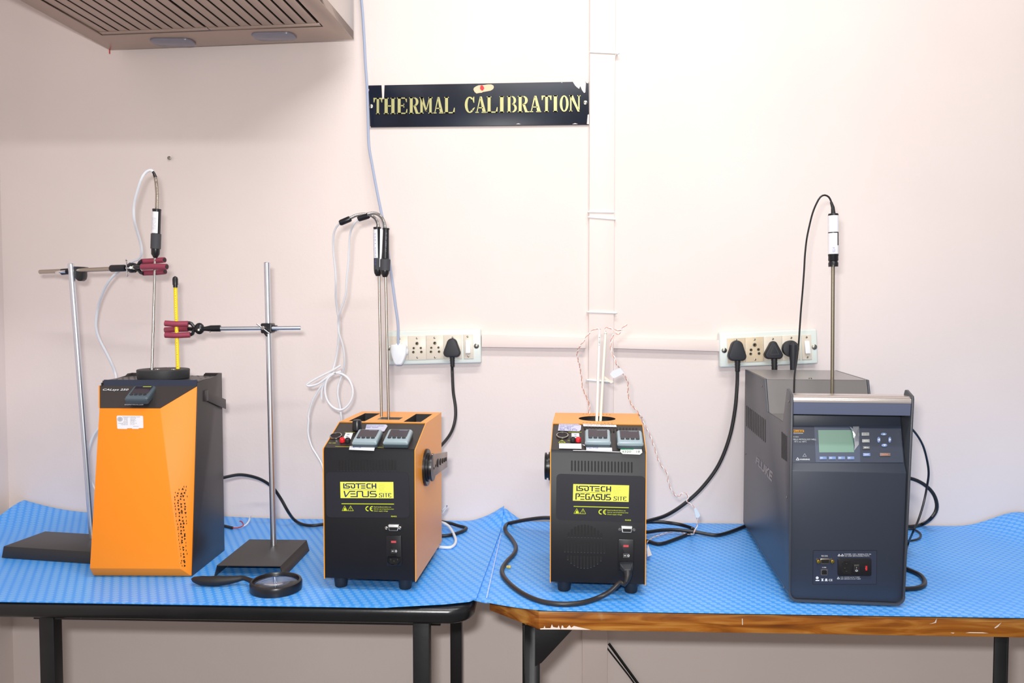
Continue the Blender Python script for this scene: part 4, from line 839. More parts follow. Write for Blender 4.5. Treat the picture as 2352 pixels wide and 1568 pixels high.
# vent holes on the right facet
PFc = (fc.M @ C_, ((fc.M @ G_-fc.M @ C_).cross(fc.M @ F_-fc.M @ C_)).normalized()); L = pxmap(PFc, Zb, .0005)
rnd = random.Random(11); y = 225
while y < 1350:
    xl = 110+(y-330)*.108 if y > 330 else 110+(330-y)*1.25; xr = 297-(y-250)*.004 if y < 1280 else 290
    x = xl+8
    while x < xr:
        a = rnd.random()*6.28; s_ = rnd.uniform(14, 19); cx, cy = x+rnd.uniform(-7, 7), y+rnd.uniform(-14, 14)
        edge = x-xl < 15 or xr-x < 20
        tri_ = [(cx+s_*math.cos(a+q)*(.45 if edge else 1), cy+s_*math.sin(a+q)*1.15) for q in (0, 2.1, 4.2)]
        m.polys(L, [tri_]); x += 43
    y += 46
m.build('vent_perforation', HOLE, shell)
PT_ = (fc.M @ A_, ((fc.M @ B_-fc.M @ A_).cross(fc.M @ E_-fc.M @ A_)).normalized()); up3 = (E_-A_).normalized()
ta = math.radians(64); nt_ = (0, -math.cos(ta), math.sin(ta)); pc0 = PP(320, 905, PT_)+fc.n(*nt_)*-.002
controller(cs_, (pc0, fc.n(*nt_)), (322.5, 900), fc, (0, math.sin(ta), math.cos(ta)), dark=True, w_=.0465, deep=.003, th=.8)
L = pxmap(PT_, ZP, .0006); m = MB(); text(m, 'CALsys 250', L, 252, 462, 662, 432, .35, .012); text(m, 'CONTROLLER', L, 598, 694, 895, 678, .3, .02); m.build('white_print', TEXTW, cs_)
PMc = (fc.M @ A_, ((fc.M @ C_-fc.M @ A_).cross(fc.M @ D_-fc.M @ A_)).normalized()); L = pxmap(PMc, ZP, .0004); ncm = nface(PMc)
m = MB(); m.polys(L, [[(485, 858), (880, 862), (892, 875), (897, 1050), (890, 1058), (825, 1058), (820, 1070), (720, 1070), (715, 1060), (640, 1060), (635, 1072), (495, 1070), (482, 1058), (472, 872)]], .0003, ncm); o = m.build('data_label', PAPER, shell)
L = pxmap(PMc, ZP, .0010); m = MB(); text(m, 'Temperature Calibration Centre', L, 565, 885, 845, 870)
for i, (a, b, c) in enumerate((('NOMEN', 'CALSYS 250', 905), ('MODEL', '250/M', 925), ('SL. NO', '30982/1', 945), ('RANGE', '50 TO 250 C', 966), ('CALIB DATE', '14.12.15', 986), ('CALIB DUE', '13.12.16', 1006))):
    text(m, a, L, (585, 590, 590, 580, 500, 545)[i], c, 650, c-13); text(m, b, L, 690, c, (780, 765, 780, 760, 790, 755)[i], c-13)
text(m, 'SIGNATURE', L, 735, 1034, 820, 1024)
o_ = arc(527, 915, 42, 36, 0, 360, 18)
for r0, r1 in ((1, .88), (.7, .58), (.4, .2)):
    for k in range(18):
        f = lambda q, r: (527+(q[0]-527)*r, 915+(q[1]-915)*r); m.polys(L, [[f(o_[k], r0), f(o_[k+1], r0), f(o_[k+1], r1), f(o_[k], r1)]])
m.build('label_print', TEXTG, o)
# folding handle on the right side
m = MB(fc.M); hz = fc.loc(ZP(1862, 540), fc.plane((CW, 0, 0), (1, 0, 0))); y0 = min(max(hz.y, .07), .12); z0 = hz.z
m.prism([(y0-.006, z0-.011), (y0+.006, z0-.011), (y0+.006, z0+.011), (y0-.006, z0+.011)], 'x', CW+.001, CW+.006)
e1 = fc.loc(ZP(2200, 678), fc.plane((CW+.02, 0, 0), (1, 0, 0))); e1y = .20; ze = fc.loc(ZP(2205, 678), front_plane(fc, e1y)).z; xe = fc.loc(ZP(2208, 678), front_plane(fc, e1y)).x
m.hull([(CW+.004, y0, z0-.010), (xe, e1y, ze-.0105), (xe, e1y, ze+.0105), (CW+.004, y0, z0+.010)], [(CW+.002, y0, z0-.010), (xe-.003, e1y+.002, ze-.0105), (xe-.003, e1y+.002, ze+.0105), (CW+.002, y0, z0+.010)])
m.build('side_handle', DARKP, cs_, bevel=.0006)
# ------------------------------------------------------------------ large slate grey calibrator on the right
ff = Fr(PZ(1810, 1384), -4.2); FW, FD = .1995, .4956
fk = thing('dry_block_calibrator', 'large slate grey calibrator with green display and arrow keys', 'dry block calibrator', ff.o, ff.a)
PL_ = ff.plane((0, 0, 0), (-1, 0, 0)); sp2 = lambda x, y: ff.loc(ZG(x, y), PL_)
B2, C2, D2, E2, F2 = [sp2(*p) for p in ((85, 76), (205, 135), (222, 340), (318, 402), (343, 222))]
zf = ff.loc((1950, 906), front_plane(ff, .002)).z
prof = [(FD, .02), (FD, B2.z), (C2.y, C2.z), (D2.y, D2.z), (E2.y, E2.z), (F2.y, zf+.006), (F2.y-.008, zf+.007), (.001, zf-.001), (-.0015, zf-.006), (-.0015, .02)]
def fx(x, z): return x+(.0075*(z/.35)**2 if x > .1 else 0)      # the right cheek leans out slightly towards the top
for x0, x1_ in ((0, .004), (FW-.004, FW)):
    m = MB(); a = [ff.w(fx(x0, z), y, z) for y, z in prof]; b = [ff.w(fx(x1_, z), y, z) for y, z in prof]; m.hull(a, b); o = m.build('side_panel', SLATE, fk, bevel=.0009)
    if x0 == 0: sideL = o
m = MB(ff.M); r_ = .016; out = [(0, .0205)]+arc(r_, r_+.003, r_, r_, 180, 270, 8)+arc(FW-r_, r_+.003, r_, r_, 270, 360, 8)+[(FW, .0205), (FW-.004, .0205)]+arc(FW-r_, r_+.003, r_-.004, r_-.004, 360, 270, 8)+arc(r_, r_+.003, r_-.004, r_-.004, 270, 180, 8)+[(.004, .0205)]
m.prism(out, 'y', -.0015, FD); m.build('base_shell', SLATE, fk)
zc = lambda py_, y: ff.loc((1950, py_), front_plane(ff, y)).z
zb_, ztp = zc(1062, .014), zc(979, .040)
body = [(.003, .0075), (.003, zc(1083, .003)), (.012, zb_-.001), (.014, zb_), (.040, ztp), (.048, zc(960, .048)), (.048, zf-.012), (E2.y-.012, zf-.012), (E2.y-.008, D2.z-.002), (D2.y-.0, D2.z-.002), (C2.y+.001, C2.z-.003), (FD-.002, B2.z-.003), (FD-.002, .0075)]
zm = D2.z-.004
body = [(.003, .0075), (.003, zc(1083, .003)), (.014, zb_), (.040, ztp), (.046, zc(958, .046)), (.046, zf-.010), (.060, zf-.010), (.062, zm), (D2.y+.001, zm), (C2.y+.001, C2.z-.0005), (FD-.002, B2.z-.0005), (FD-.002, .0075)]
m = MB(); a = [ff.w(.0042, y, z) for y, z in body]; b = [ff.w(fx(FW-.0042, z), y, z) for y, z in body]; m.hull(a, b); m.build('body', SLATEF, fk, bevel=.0012)
m = MB(); q = [(.0043, .064, zm+.0003), (FW+.0015, .064, zm+.0003), (FW+.0015, D2.y, zm+.0003), (.0043, D2.y, zm+.0003)]
m.hull([ff.w(*p) for p in q], [ff.w(p[0], p[1], p[2]+.001) for p in q]); wd = m.build('well_deck', STEEL, fk)
m = MB(); q = [(.0043, D2.y+.0006, zm), (FW+.0013, D2.y+.0006, zm), (FW+.0035, C2.y+.0006, C2.z-.0008), (.0043, C2.y+.0006, C2.z-.0008)]; m.hull([ff.w(*p) for p in q], [ff.w(p[0], p[1]-.0008, p[2]) for p in q])
m.build('step_plate', mat('step_grey', (104, 100, 100), .4), fk)
m = MB(); q = [(.0043, C2.y, C2.z), (FW+.003, C2.y, C2.z), (FW+.003, FD-.003, B2.z), (.0043, FD-.003, B2.z)]; m.hull([ff.w(*p) for p in q], [ff.w(p[0], p[1], p[2]-.0006) for p in q])
m.hull([ff.w(.0043, C2.y-.0008, C2.z+.0003), ff.w(FW+.003, C2.y-.0008, C2.z+.0003), ff.w(FW+.003, C2.y+.002, C2.z+.0006), ff.w(.0043, C2.y+.002, C2.z+.0006)], [ff.w(.0043, C2.y-.0008, C2.z-.0008), ff.w(FW+.003, C2.y-.0008, C2.z-.0008), ff.w(FW+.003, C2.y+.002, C2.z-.0008), ff.w(.0043, C2.y+.002, C2.z-.0008)])
o = m.build('top_cover', mat('top_grey', (150, 146, 146), .32, .3), fk)
c = ff.loc(ZG(503, 140), ff.plane((0, 0, C2.z), (0, 0, 1))); MB(ff.M).lathe((c.x, max(c.y, C2.y+.01), C2.z), (c.x, max(c.y, C2.y+.01), 2), [(0, .0035), (.002, .0035), (.003, .002)], 12).build('screw', SCREW, o)
# cross bar / front handle
z1, z0_ = zc(917, 0), zc(952.5, .0)
m = MB(); pf = arc(.010, z1-.005, .0095, .0095, 90, 180, 6)+[(.0005, z0_), (.012, z0_-.001), (.030, z0_+.004), (.046, z1-.002), (.046, z1+.0045)]
a = [ff.w(.0045, y, z) for y, z in pf]; b = [ff.w(fx(FW-.0045, z), y, z) for y, z in pf]; m.hull(a, b); hb = m.build('front_handle', mat('handle_slate', (84, 92, 116), .35), fk)
m = MB(); pf = arc(.0105, z1-.0055, .0105, .0105, 88, 182, 8); pi = arc(.0105, z1-.0055, .0098, .0098, 182, 88, 8)
pf = pf[:]+pi; a = [ff.w(.0043, y, z) for y, z in pf]; b = [ff.w(fx(FW-.0043, z), y, z) for y, z in pf]; m.hull(a, b)
q = [(.0105, z1+.005), (.046, z1+.0046), (.046, z1+.0052), (.0105, z1+.0056)]; m.hull([ff.w(.0045, y, z) for y, z in q], [ff.w(fx(FW-.0045, z), y, z) for y, z in q]); m.build('bright_trim', mat('satin_trim', (216, 208, 204), .25, .9), hb)
# control panel
PCt = ff.plane((0, .014, zb_), (0, -(ztp-zb_), (.040-.014))); nC = nface(PCt); L0 = pxmap(PCt, ZS, 0)
q = [(168, 690), (2108, 690), (2150, 1350), (150, 1350)]
m = MB(); m.polys(L0, [q], .0012, nC); cp = m.build('control_panel', SLATED, fk)
Lc = pxmap(PCt, ZS, .0014)
m = MB(); m.polys(Lc, [[(545, 700), (1355, 702), (1375, 1345), (575, 1345)]], .0002, nC); m.build('window_panel', mat('window_panel', (64, 74, 96), .35), cp)
Ld = pxmap(PCt, ZS, .0018)
m = MB(); m.polys(Ld, [[(615, 768), (1245, 768), (1262, 1168), (635, 1170)]], .0003, nC); sc_ = m.build('display_screen', LCD, cp); sc_['label'] = 'green grey display screen'
m = MB(); fl = [(1178, 705), (1225, 760), (1240, 705), (1350, 703), (1352, 860), (1345, 1030), (1262, 1140), (1270, 1060), (1240, 930), (1215, 800)]
fp3 = [pxmap(PCt, ZS, .003+.006*(1 if i in (1, 8, 9) else 0))(*p) for i, p in enumerate(fl)]; cc = sum(fp3, Vector())/len(fp3)+nC*.005
m.add(fp3+[cc], [(i, (i+1) % len(fl), len(fl)) for i in range(len(fl))]); m.build('peeling_film', mat('peeling_film', (214, 218, 226), .12, .6), cp)
def key(q, mm, s_, box, tm=TEXTW, name='key', lab=None):
    m = MB(); m.polys(pxmap(PCt, ZS, .0012), [q], .0022, nC); o = m.build(name, mm, cp, bevel=.0004)
    if lab: o['label'] = lab
    if s_:
        m = MB(); text(m, s_, pxmap(PCt, ZS, .0037), *box, bold=.01); m.build('key_legend', tm, o)
R4 = lambda x0, y0, x1, y1: [(x0, y0), (x1, y0), (x1+2, y1), (x0+2, y1)]
key(R4(1395, 814, 1530, 872), GREYB, 'SET PT.', (1415, 855, 1512, 828), TEXTG); key(R4(1403, 935, 1538, 994), GREYB, 'PROG', (1432, 976, 1512, 950)); key(R4(1416, 1060, 1545, 1115), mat('button_dark', (96, 98, 98), .4), 'MENU', (1440, 1096, 1525, 1072))
key(R4(1420, 1184, 1550, 1240), BLUEB, 'EXIT', (1450, 1224, 1525, 1200), lab='blue exit key'); key(R4(1722, 1182, 1912, 1238), BRNB, 'ENTER', (1768, 1224, 1866, 1200), mat('orange_print', (214, 130, 96), .5), lab='brown enter key')
for i in range(4): x = 638+166*i; key(R4(x, 1246, x+128, 1298), BLUEB, 'F%d' % (i+1), (x+20, 1284, x+52, 1262), name='function_key')
for (cx, cy, rx, ry, t3) in ((1793, 843, 54, 27, [(1768, 856), (1825, 856), (1797, 830)]), (1805, 1043, 54, 30, [(1778, 1030), (1835, 1030), (1806, 1058)]), (1704, 944, 30, 54, [(1722, 918), (1724, 970), (1684, 946)]), (1902, 944, 28, 54, [(1888, 918), (1890, 970), (1924, 944)])):
    m = MB(); m.polys(pxmap(PCt, ZS, .0012), [arc(cx, cy, rx, ry, 0, 345, 23)], .0022, nC); o = m.build('arrow_key', BLUEB, cp, bevel=.0006)
    MB().polys(pxmap(PCt, ZS, .0037), [t3]).build('key_legend', TEXTW, o)
m = MB(); m.polys(Ld, [[(168, 762), (358, 764), (362, 805), (166, 806)]]); bdg = m.build('badge', FUSE, cp)
m = MB(); text(m, 'FLUKE', pxmap(PCt, ZS, .0022), 172, 800, 345, 774, bold=.02); m.build('badge_print', HOLE, bdg)
m = MB(); m.polys(Ld, stroke([(168, 824), (345, 826)], 8)); text(m, '9190A', Ld, 170, 900, 268, 880); text(m, 'FIELD METROLOGY WELL', Ld, 168, 948, 582, 922); text(m, '-95°C to 140°C', Ld, 180, 988, 410, 962)
text(m, 'WARNING', Ld, 285, 1308, 465, 1280, bold=.01); m.polys(Ld, stroke([(247, 1262), (222, 1306), (276, 1306), (247, 1262)], 9)); m.polys(Ld, stroke([(375, 1190), (340, 1242), (405, 1242), (375, 1190)], 3)); m.build('white_print', TEXTW, cp)
# side vents, name and screws on the left cheek
Ls = pxmap(PL_, ZG, .0004); m = MB()
for i in range(12):
    u = i/11; x = 95+u*115; ya = 300+u*85; yb = 428+u*100; m.polys(Ls, [[(x-2.6, ya), (x+2.6, ya+3), (x+2.4, yb+3), (x-2.6, yb)]])
m.build('vent_slots', SLOT, sideL); m = MB()
for i in range(4):
    u = i/3; x = 314+u*28; m.polys(Ls, [[(x-3, 462+u*25), (x+3, 464+u*25), (x+3, 628+u*20), (x-3, 624+u*20)]])
m.build('vent_slots', SLOT, sideL)
m = MB(); qq = [Ls(*p) for p in ((152, 612), (258, 715), (255, 776), (152, 655))]; text(m, 'FLUKE', quadmap(qq), 0, 0, 1, 1, .15, .04); m.build('maker_name', mat('faint_print', (150, 146, 146), .5), sideL)
for x, y in ((190, 180), (88, 601), (357, 275), (345, 870), (170, 1192), (328, 1430)):
    c = Ls(x, y); MB().lathe(c, c+nface(PL_), [(0, .0022), (.0008, .0018)], 10).build('screw', SCREW, sideL)
# connector panel
PF2 = ff.plane((0, .003, 0), (0, -1, 0)); nF = nface(PF2)
m = MB(); Lf = lambda l: pxmap(PF2, ZT, l)
m.polys(Lf(.0003), stroke([(105, 190), (2125, 190), (2115, 1260), (95, 1260), (105, 190)], 14)); m.build('panel_groove', SLOT, fk)
m = MB(); m.polys(Lf(0), [[(112, 198), (2118, 198), (2108, 1255), (102, 1255)]], .0005, nF); kp = m.build('connector_panel', SLATED, fk)
m = MB(); m.polys(Lf(0), [rrect(880, 430, 1945, 985, 60, 5)], .003, nF); o = m.build('mains_inlet', BLACK, kp, bevel=.0005)
m = MB(); m.polys(Lf(.0032), [[(1080, 510), (1290, 510), (1290, 915), (1080, 915), (1000, 850), (1000, 590)]]); m.mat(1)
for x, y in ((1137, 583), (1083, 722), (1137, 825)): m.polys(Lf(.0034), [rrect(x-22, y-7, x+22, y+7, 4, 2)], .002, nF)
m.mat(2).polys(Lf(.0034), [[(1745, 660), (1808, 660), (1808, 805), (1750, 805)]]); m.mat(3).polys(Lf(.0034), [[(1745, 665), (1772, 665), (1772, 750), (1747, 750)]])
m.mat(4).polys(Lf(.0030), [rrect(1365, 590, 1550, 850, 15, 3)], .002, nF); m.mat(3).polys(Lf(.0054), stroke([(1462, 690), (1456, 730)], 8))
ra = arc(1458, 802, 38, 32, 0, 360, 14); rb = arc(1458, 802, 24, 19, 0, 360, 14); m.polys(Lf(.0054), [[ra[k], ra[k+1], rb[k+1], rb[k]] for k in range(14)])
m.mat(1).polys(Lf(.0054), [[(1375, 610), (1530, 605), (1535, 650), (1385, 662)]]); m.build('inlet_fittings', [HOLE, SCREW, RED, TEXTW, RUB], o)
m = MB(); m.polys(Lf(.0005), [[(318, 455), (345, 432), (595, 432), (622, 455), (600, 590), (570, 606), (370, 602), (340, 585)]], .003, nF); o2 = m.build('serial_port', STEELD, kp, bevel=.0003)
m = MB(); m.polys(Lf(.0036), [[(335, 460), (605, 460), (588, 585), (355, 582)]]); m.mat(1)
for i in range(5): m.polys(Lf(.0038), [rrect(365+50*i, 483, 375+50*i, 492, 2, 1)])
for i in range(4): m.polys(Lf(.0038), [rrect(388+50*i, 530, 398+50*i, 540, 2, 1)])
m.build('port_face', [HOLE, COPPER], o2)
for x in (258, 702):
    c = Lf(.0005)(x, 520); m = MB(); m.lathe(c, c+nF, [(0, .0034), (.005, .0034), (.006, .002)], 6); m.build('jack_screw', COPPER, o2)
m = MB(); m.polys(Lf(.0005), [[(342, 780), (562, 780), (545, 970), (345, 968)]], .0012, nF); o3 = m.build('usb_port', mat('port_grey', (110, 106, 108), .4, .5), kp)
m = MB(); m.polys(Lf(.0019), [[(372, 830), (400, 805), (500, 805), (535, 830), (535, 945), (372, 945)]]); m.build('port_face', HOLE, o3)
m = MB(); Lw = Lf(.0008); text(m, 'RS-232', Lw, 370, 380, 565, 335); text(m, 'USB', Lw, 392, 742, 518, 704); text(m, 'POWER 115V~ 50/60Hz 575 VA', Lw, 1095, 320, 1945, 286); text(m, 'NO USER SERVICEABLE PARTS', Lw, 1095, 374, 1885, 340)
text(m, '115: 115VAC 6.3 A T 250V', Lw, 975, 1050, 1590, 1018); text(m, '230: 230VAC 3.15 A T 250V', Lw, 975, 1104, 1615, 1070); text(m, 'CE', Lw, 600, 1158, 715, 1090, bold=.01)
for x, y in ((928, 300), (1030, 300), (903, 1025)): m.polys(Lw, stroke([(x, y), (x-38, y+64), (x+38, y+64), (x, y)], 14))
m.polys(Lw, [arc(232, 1055, 46, 44, 0, 345, 23), rrect(180, 1122, 300, 1156, 6), [(355, 1080), (440, 1080), (410, 1120), (440, 1158), (355, 1158), (385, 1120)], arc(518, 1108, 34, 30, 0, 345, 15), rrect(470, 1140, 565, 1160, 4)])
m.build('white_print', TEXTW, kp)
for x in (.02, FW-.03):
    for y in (.03, FD-.04): MB(ff.M).cyl((x+.005, y, .0035), (x+.005, y, .0002), .011).build('foot', RUB, fk)
# ------------------------------------------------------------------ retort stands
def stand_base(frm, w_, d_, h_, parent, style):
    m = MB(frm.M); fl = .006
    if style:      # folded sheet: open towards the front, flanges left and right
        m.hull([(0, 0, h_), (w_, 0, h_), (w_, d_, h_), (0, d_, h_)], [(0, 0, h_-.0015), (w_, 0, h_-.0015), (w_, d_, h_-.0015), (0, d_, h_-.0015)])
        m.hull([(0, 0, h_), (0, d_, h_), (-fl, d_, 0.0005), (-fl, 0, 0.0005)], [(.0015, 0, h_-.0005), (.0015, d_, h_-.0005), (-fl+.0015, d_, .0005), (-fl+.0015, 0, .0005)])
        m.hull([(w_, 0, h_), (w_, d_, h_), (w_+fl, d_, .0005), (w_+fl, 0, .0005)], [(w_-.0015, 0, h_-.0005), (w_-.0015, d_, h_-.0005), (w_+fl-.0015, d_, .0005), (w_+fl-.0015, 0, .0005)])
        m.hull([(0, d_, h_), (w_, d_, h_), (w_, d_+.004, .0005), (0, d_+.004, .0005)], [(0, d_-.0015, h_), (w_, d_-.0015, h_), (w_, d_+.0025, .0005), (0, d_+.0025, .0005)])
        return m.build('base', BASEBLK, parent)
    m.hull([(0, 0, h_), (w_, 0, h_), (w_, d_, h_), (0, d_, h_)], [(-.003, -.003, .0005), (w_+.003, -.003, .0005), (w_+.003, d_+.003, .0005), (-.003, d_+.003, .0005)])
    return m.build('base', BASEBLK, parent, bevel=.001)
f2 = Fr(PZ(498, 1298, .7735)-Vector((0, 0, .0235)), .3); s2 = thing('retort_stand', 'retort stand between the orange calibrator and magnifying glass, its black base fully visible', 'retort stand', f2.o, f2.a)
stand_base(f2, .126, .180, .0235, s2, 1)
rb2 = PZ(628.5, 1251, .7735); rt2 = PY(613, 600, rb2.y-.002)
m = MB(); m.lathe(rb2-Vector((0, 0, .002)), rt2, [(0, .0062), ((rt2-rb2).length-.001, .0062), ((rt2-rb2).length, .0054)], 20); m.build('rod', STEELR, s2)
f1 = Fr(PZ(8, 1254, .7745)-Vector((0, 0, .0245)), -8.6); s1 = thing('retort_stand', 'leaning retort stand at the far left, base half behind the orange calibrator', 'retort stand', f1.o, f1.a)
stand_base(f1, .215, .118, .0245, s1, 0)
rb1 = PZ(212, 1236, .7745); rt1 = PY(162.5, 603, rb1.y-.01)
m = MB(); m.lathe(rb1-Vector((0, 0, .002)), rt1, [(0, .0062), ((rt1-rb1).length-.001, .0062), ((rt1-rb1).length, .0054)], 20); m.build('rod', STEELR, s1)
# clamps: rod direction from boss to jaws
def finger(m0, a, b, c, r, parent, tip=True):
    m = MB(); m.tube([a, (a*.5+b*.5), b, c], r, 12); o = m.build('jaw', MAROON, parent)
    if tip:
        d = (c-b).normalized(); m = MB(); m.cyl(c-d*.001, c+d*.0008, r*.72, None, 12); m.build('jaw_tip', BLACK, o)
# right stand clamp
YS = rb2.y-.013; YJ = fc.w(0, .118, 0).y
def cq(x, y, u): return PY(*ZO(x, y), YS+(YJ+.004-YS)*u)       # u 0 at the stand, 1 at the jaws
pj = (2160-0)
def U(x): return max(0, min(1, (1630-x)/(1630-300)))
q3 = lambda x, y, dy=0: PY(*ZO(x, y), YS+(YJ+.004-YS)*((1630-x)/(1330))+dy)
cl = thing('three_finger_clamp', 'clamp with maroon jaws gripping the yellow thermometer', 'laboratory clamp', q3(640, 360))
MB().cyl(q3(2160, 345), q3(940, 356), .0042).build('arm_rod', STEELR, cl)
m = MB(); m.rings([q3(960, 352), q3(955, 352), q3(810, 353), q3(740, 357), q3(690, 360)], [.006, .0068, .0066, .0048, .0045], 14); m.ball(q3(640, 355), .0105, 14, (1, .8, 1.15)); m.tube([q3(620, 340), q3(560, 330), q3(520, 280), q3(465, 268)], .0035, 8); m.tube([q3(620, 370), q3(560, 370), q3(540, 430), q3(490, 452)], .0035, 8); m.tube([q3(620, 355, .006), q3(560, 362, .008), q3(470, 360, .010)], .0042, 8)
m.build('clamp_body', BLACK, cl)
m = MB(); m.lathe(q3(630, 375, -.0072), q3(630, 375, -.02), [(0, .0036), (.002, .003), (.003, .0015)], 12); m.ball(q3(800, 402, -.003), .0016, 8); m.build('pivot_screw', SCREW, cl)
finger(None, q3(470, 283, -.007), q3(280, 286, -.009), q3(125, 276, -.008), .0060, cl); finger(None, q3(470, 360, .009), q3(280, 366, .011), q3(118, 378, .009), .0058, cl); finger(None, q3(500, 448, -.007), q3(300, 458, -.009), q3(128, 452, -.007), .0058, cl)
bh = thing('boss_head', 'black boss head with silver tommy bar on the right retort stand', 'boss head', q3(1650, 345))
m = MB(); c = q3(1655, 350); c2 = Vector((c.x, YS+.006, c.z)); m.M = Matrix.Translation(c2); m.prism(rrect(-.011, -.0105, .011, .0105, .003, 3), 'y', -.013, .013)
m.prism([(-.009, -.010), (-.003, -.0175), (-.001, -.0175), (.0, -.010)], 'y', -.004, .004); m.prism([(.008, .001), (.019, .001), (.019, .006), (.008, .006)], 'y', -.004, .006); m.prism([(.008, -.0075), (.018, -.0065), (.018, -.004), (.008, -.003)], 'y', -.004, .006); m.M = None
m.build('body', BLACK, bh, bevel=.001)
m = MB(); c = q3(1605, 345, -.009); m.lathe(c, c-Vector((0, 1, 0)), [(-.006, .004), (.006, .004), (.008, .003)], 12); a, b = q3(1500, 282, -.015), q3(1688, 428, -.015); m.cyl(a, b, .0014, None, 10); m.build('tommy_bar', CHROME, bh)
m = MB(); c = q3(1820, 372, .0); m.ball(c, .002, 8); m.build('set_screw', CHROME, bh)
# left stand clamp, holding the probe
YS1 = rt1.y+.013; YJ1 = YJ-.004
q4 = lambda x, y, dy=0: PY(*ZN(x, y), YS1+(YJ1-YS1)*((x-665)/(1925-665))+dy)
cl = thing('three_finger_clamp', 'clamp with maroon jaws gripping the tall temperature probe', 'laboratory clamp', q4(1560, 360))
MB().cyl(q4(210, 420), q4(1290, 375), .0046).build('arm_rod', STEELD, cl)
m = MB(); m.rings([q4(1270, 368), q4(1285, 368), q4(1480, 362), q4(1500, 360)], [.0055, .0075, .0072, .006], 14); m.ball(q4(1600, 358), .0105, 14, (1.3, .8, 1)); m.rings([q4(1490, 360), q4(1560, 300), q4(1650, 320)], .003, 8); m.rings([q4(1500, 365), q4(1570, 415), q4(1640, 410)], .003, 8)
m.tube([q4(1640, 340), q4(1690, 310), q4(1710, 270), q4(1740, 258)], .0036, 8); m.tube([q4(1640, 375), q4(1690, 390), q4(1720, 430), q4(1760, 442)], .0036, 8); m.tube([q4(1620, 350, -.006), q4(1680, 345, -.009), q4(1750, 345, -.01)], .0042, 8); m.build('clamp_body', BLACK, cl)
m = MB(); m.mat(1).lathe(q4(1570, 355, -.008), q4(1570, 355, -.03), [(0, .0028), (.006, .0026)], 12); m.mat(0); m.cyl(q4(1502, 245, -.014), q4(1520, 480, -.014), .0014, None, 8); m.ball(q4(1502, 245, -.014), .0022, 8); m.ball(q4(1520, 480, -.014), .0022, 8); m.ball(q4(1510, 362, -.014), .0026, 10); m.cyl(q4(1510, 362, -.014), q4(1590, 360, -.010), .0016, None, 8)
m.mat(1).lathe(q4(1615, 355, -.009), q4(1615, 355, -.03), [(0, .0042), (.0006, .0042), (.0008, .003), (.001, .002)], 14); m.build('tommy_bar', [CHROME, SCREW], cl)
finger(None, q4(1735, 265, .007), q4(1920, 255, .009), q4(2075, 240, .007), .0058, cl); finger(None, q4(1740, 347, -.009), q4(1930, 340, -.011), q4(2110, 342, -.008), .0060, cl); finger(None, q4(1758, 435, .007), q4(1930, 430, .009), q4(2085, 415, .007), .0056, cl)
bh = thing('boss_head', 'black boss head with rounded lobe at the top of the left retort stand', 'boss head', q4(760, 420))
m = MB(); c = q4(760, 400); y_ = YS1-.004
A_ = [PY(*ZN(x, y), y_-.008) for x, y in ((695, 335), (880, 345), (890, 375), (860, 420), (862, 480), (850, 530), (815, 558), (775, 555), (740, 525), (715, 480), (700, 470))]
m.hull(A_, [p+Vector((0, .016, 0)) for p in A_]); m.build('body', BLACK, bh, bevel=.0015)
m = MB(); m.rings([PY(*ZN(525, 420), y_), PY(*ZN(535, 420), y_), PY(*ZN(650, 410), y_), PY(*ZN(720, 400), y_)], [.005, .0066, .0066, .006], 14); m.build('collar', BLACK, bh)
m = MB(); m.rings([PY(*ZN(440, 425), y_-.013), PY(*ZN(500, 418), y_-.013), PY(*ZN(590, 415), y_-.010)], [.0016, .0026, .003], 10); m.cyl(PY(*ZN(448, 432), y_-.013), PY(*ZN(500, 428), y_-.016), .0016, None, 8); m.build('wing_screw', CHROME, bh)
# ------------------------------------------------------------------ probes
def seg(p0, p1, t): return Vector(p0).lerp(Vector(p1), t)
Yp = YJ
def spiral_tube(pts, r, n=10):
    s_ = smooth(pts, .0011); return s_, [r*(1 if i % 2 else .88) for i in range(len(s_))]
pb = thing('temperature_probe', 'steel probe with white label in the orange calibrator, white lead looping left', 'temperature probe', PY(349, 848, Yp-.018))
P_ = lambda x, y: PY(*Zf(x, y), Yp)
MB().cyl(PY(349, 850, Yp-.018), P_(262, 1500), .0029, None, 12).build('stem', STEEL, pb)
a, b = P_(262, 1515), P_(287, 712)
ln = (b-a).length; m = MB(); m.lathe(a, b, [(0, .0035), (.008, .0082), (.0185, .0086), (.019, .0098), (.0335+.016, .0098), (.050, .0084), (ln-.003, .0084), (ln-.003, .0089), (ln, .0086)], 24); hd = m.build('handle', BLACK, pb)
m = MB(); m.lathe(a, b, [(.019, .0100), (.0495, .0100)], 24); m.build('rubber_grip', RUBG, hd)
def wrap(a, b, t0, t1, r, a0, a1, mm, parent, name='label_wrap'):   # curved label on a rod, angles measured from the side facing the room
    m = MB(); d = (b-a).normalized(); f = Vector((0, -1, 0)); f = (f-d*f.dot(d)).normalized(); s_ = d.cross(f); n = 10; vs = []
    for t_ in (t0, t1):
        for rr_ in (r, r+.0003):
            for k in range(n+1):
                an = math.radians(a0+(a1-a0)*k/n); vs.append(a+d*t_+f*(rr_*math.cos(an))+s_*(rr_*math.sin(an)))
    N = n+1; fs = [(k, k+1, 2*N+k+1, 2*N+k) for k in range(n)]+[(N+k, 3*N+k, 3*N+k+1, N+k+1) for k in range(n)]+[(0, N, 3*N, 2*N), (n, 2*N+n, 3*N+n, N+n)]+[(k, N+k, N+k+1, k+1) for k in range(n)]+[(2*N+k, 2*N+k+1, 3*N+k+1, 3*N+k) for k in range(n)]
    m.add(vs, fs); return m.build(name, mm, parent)
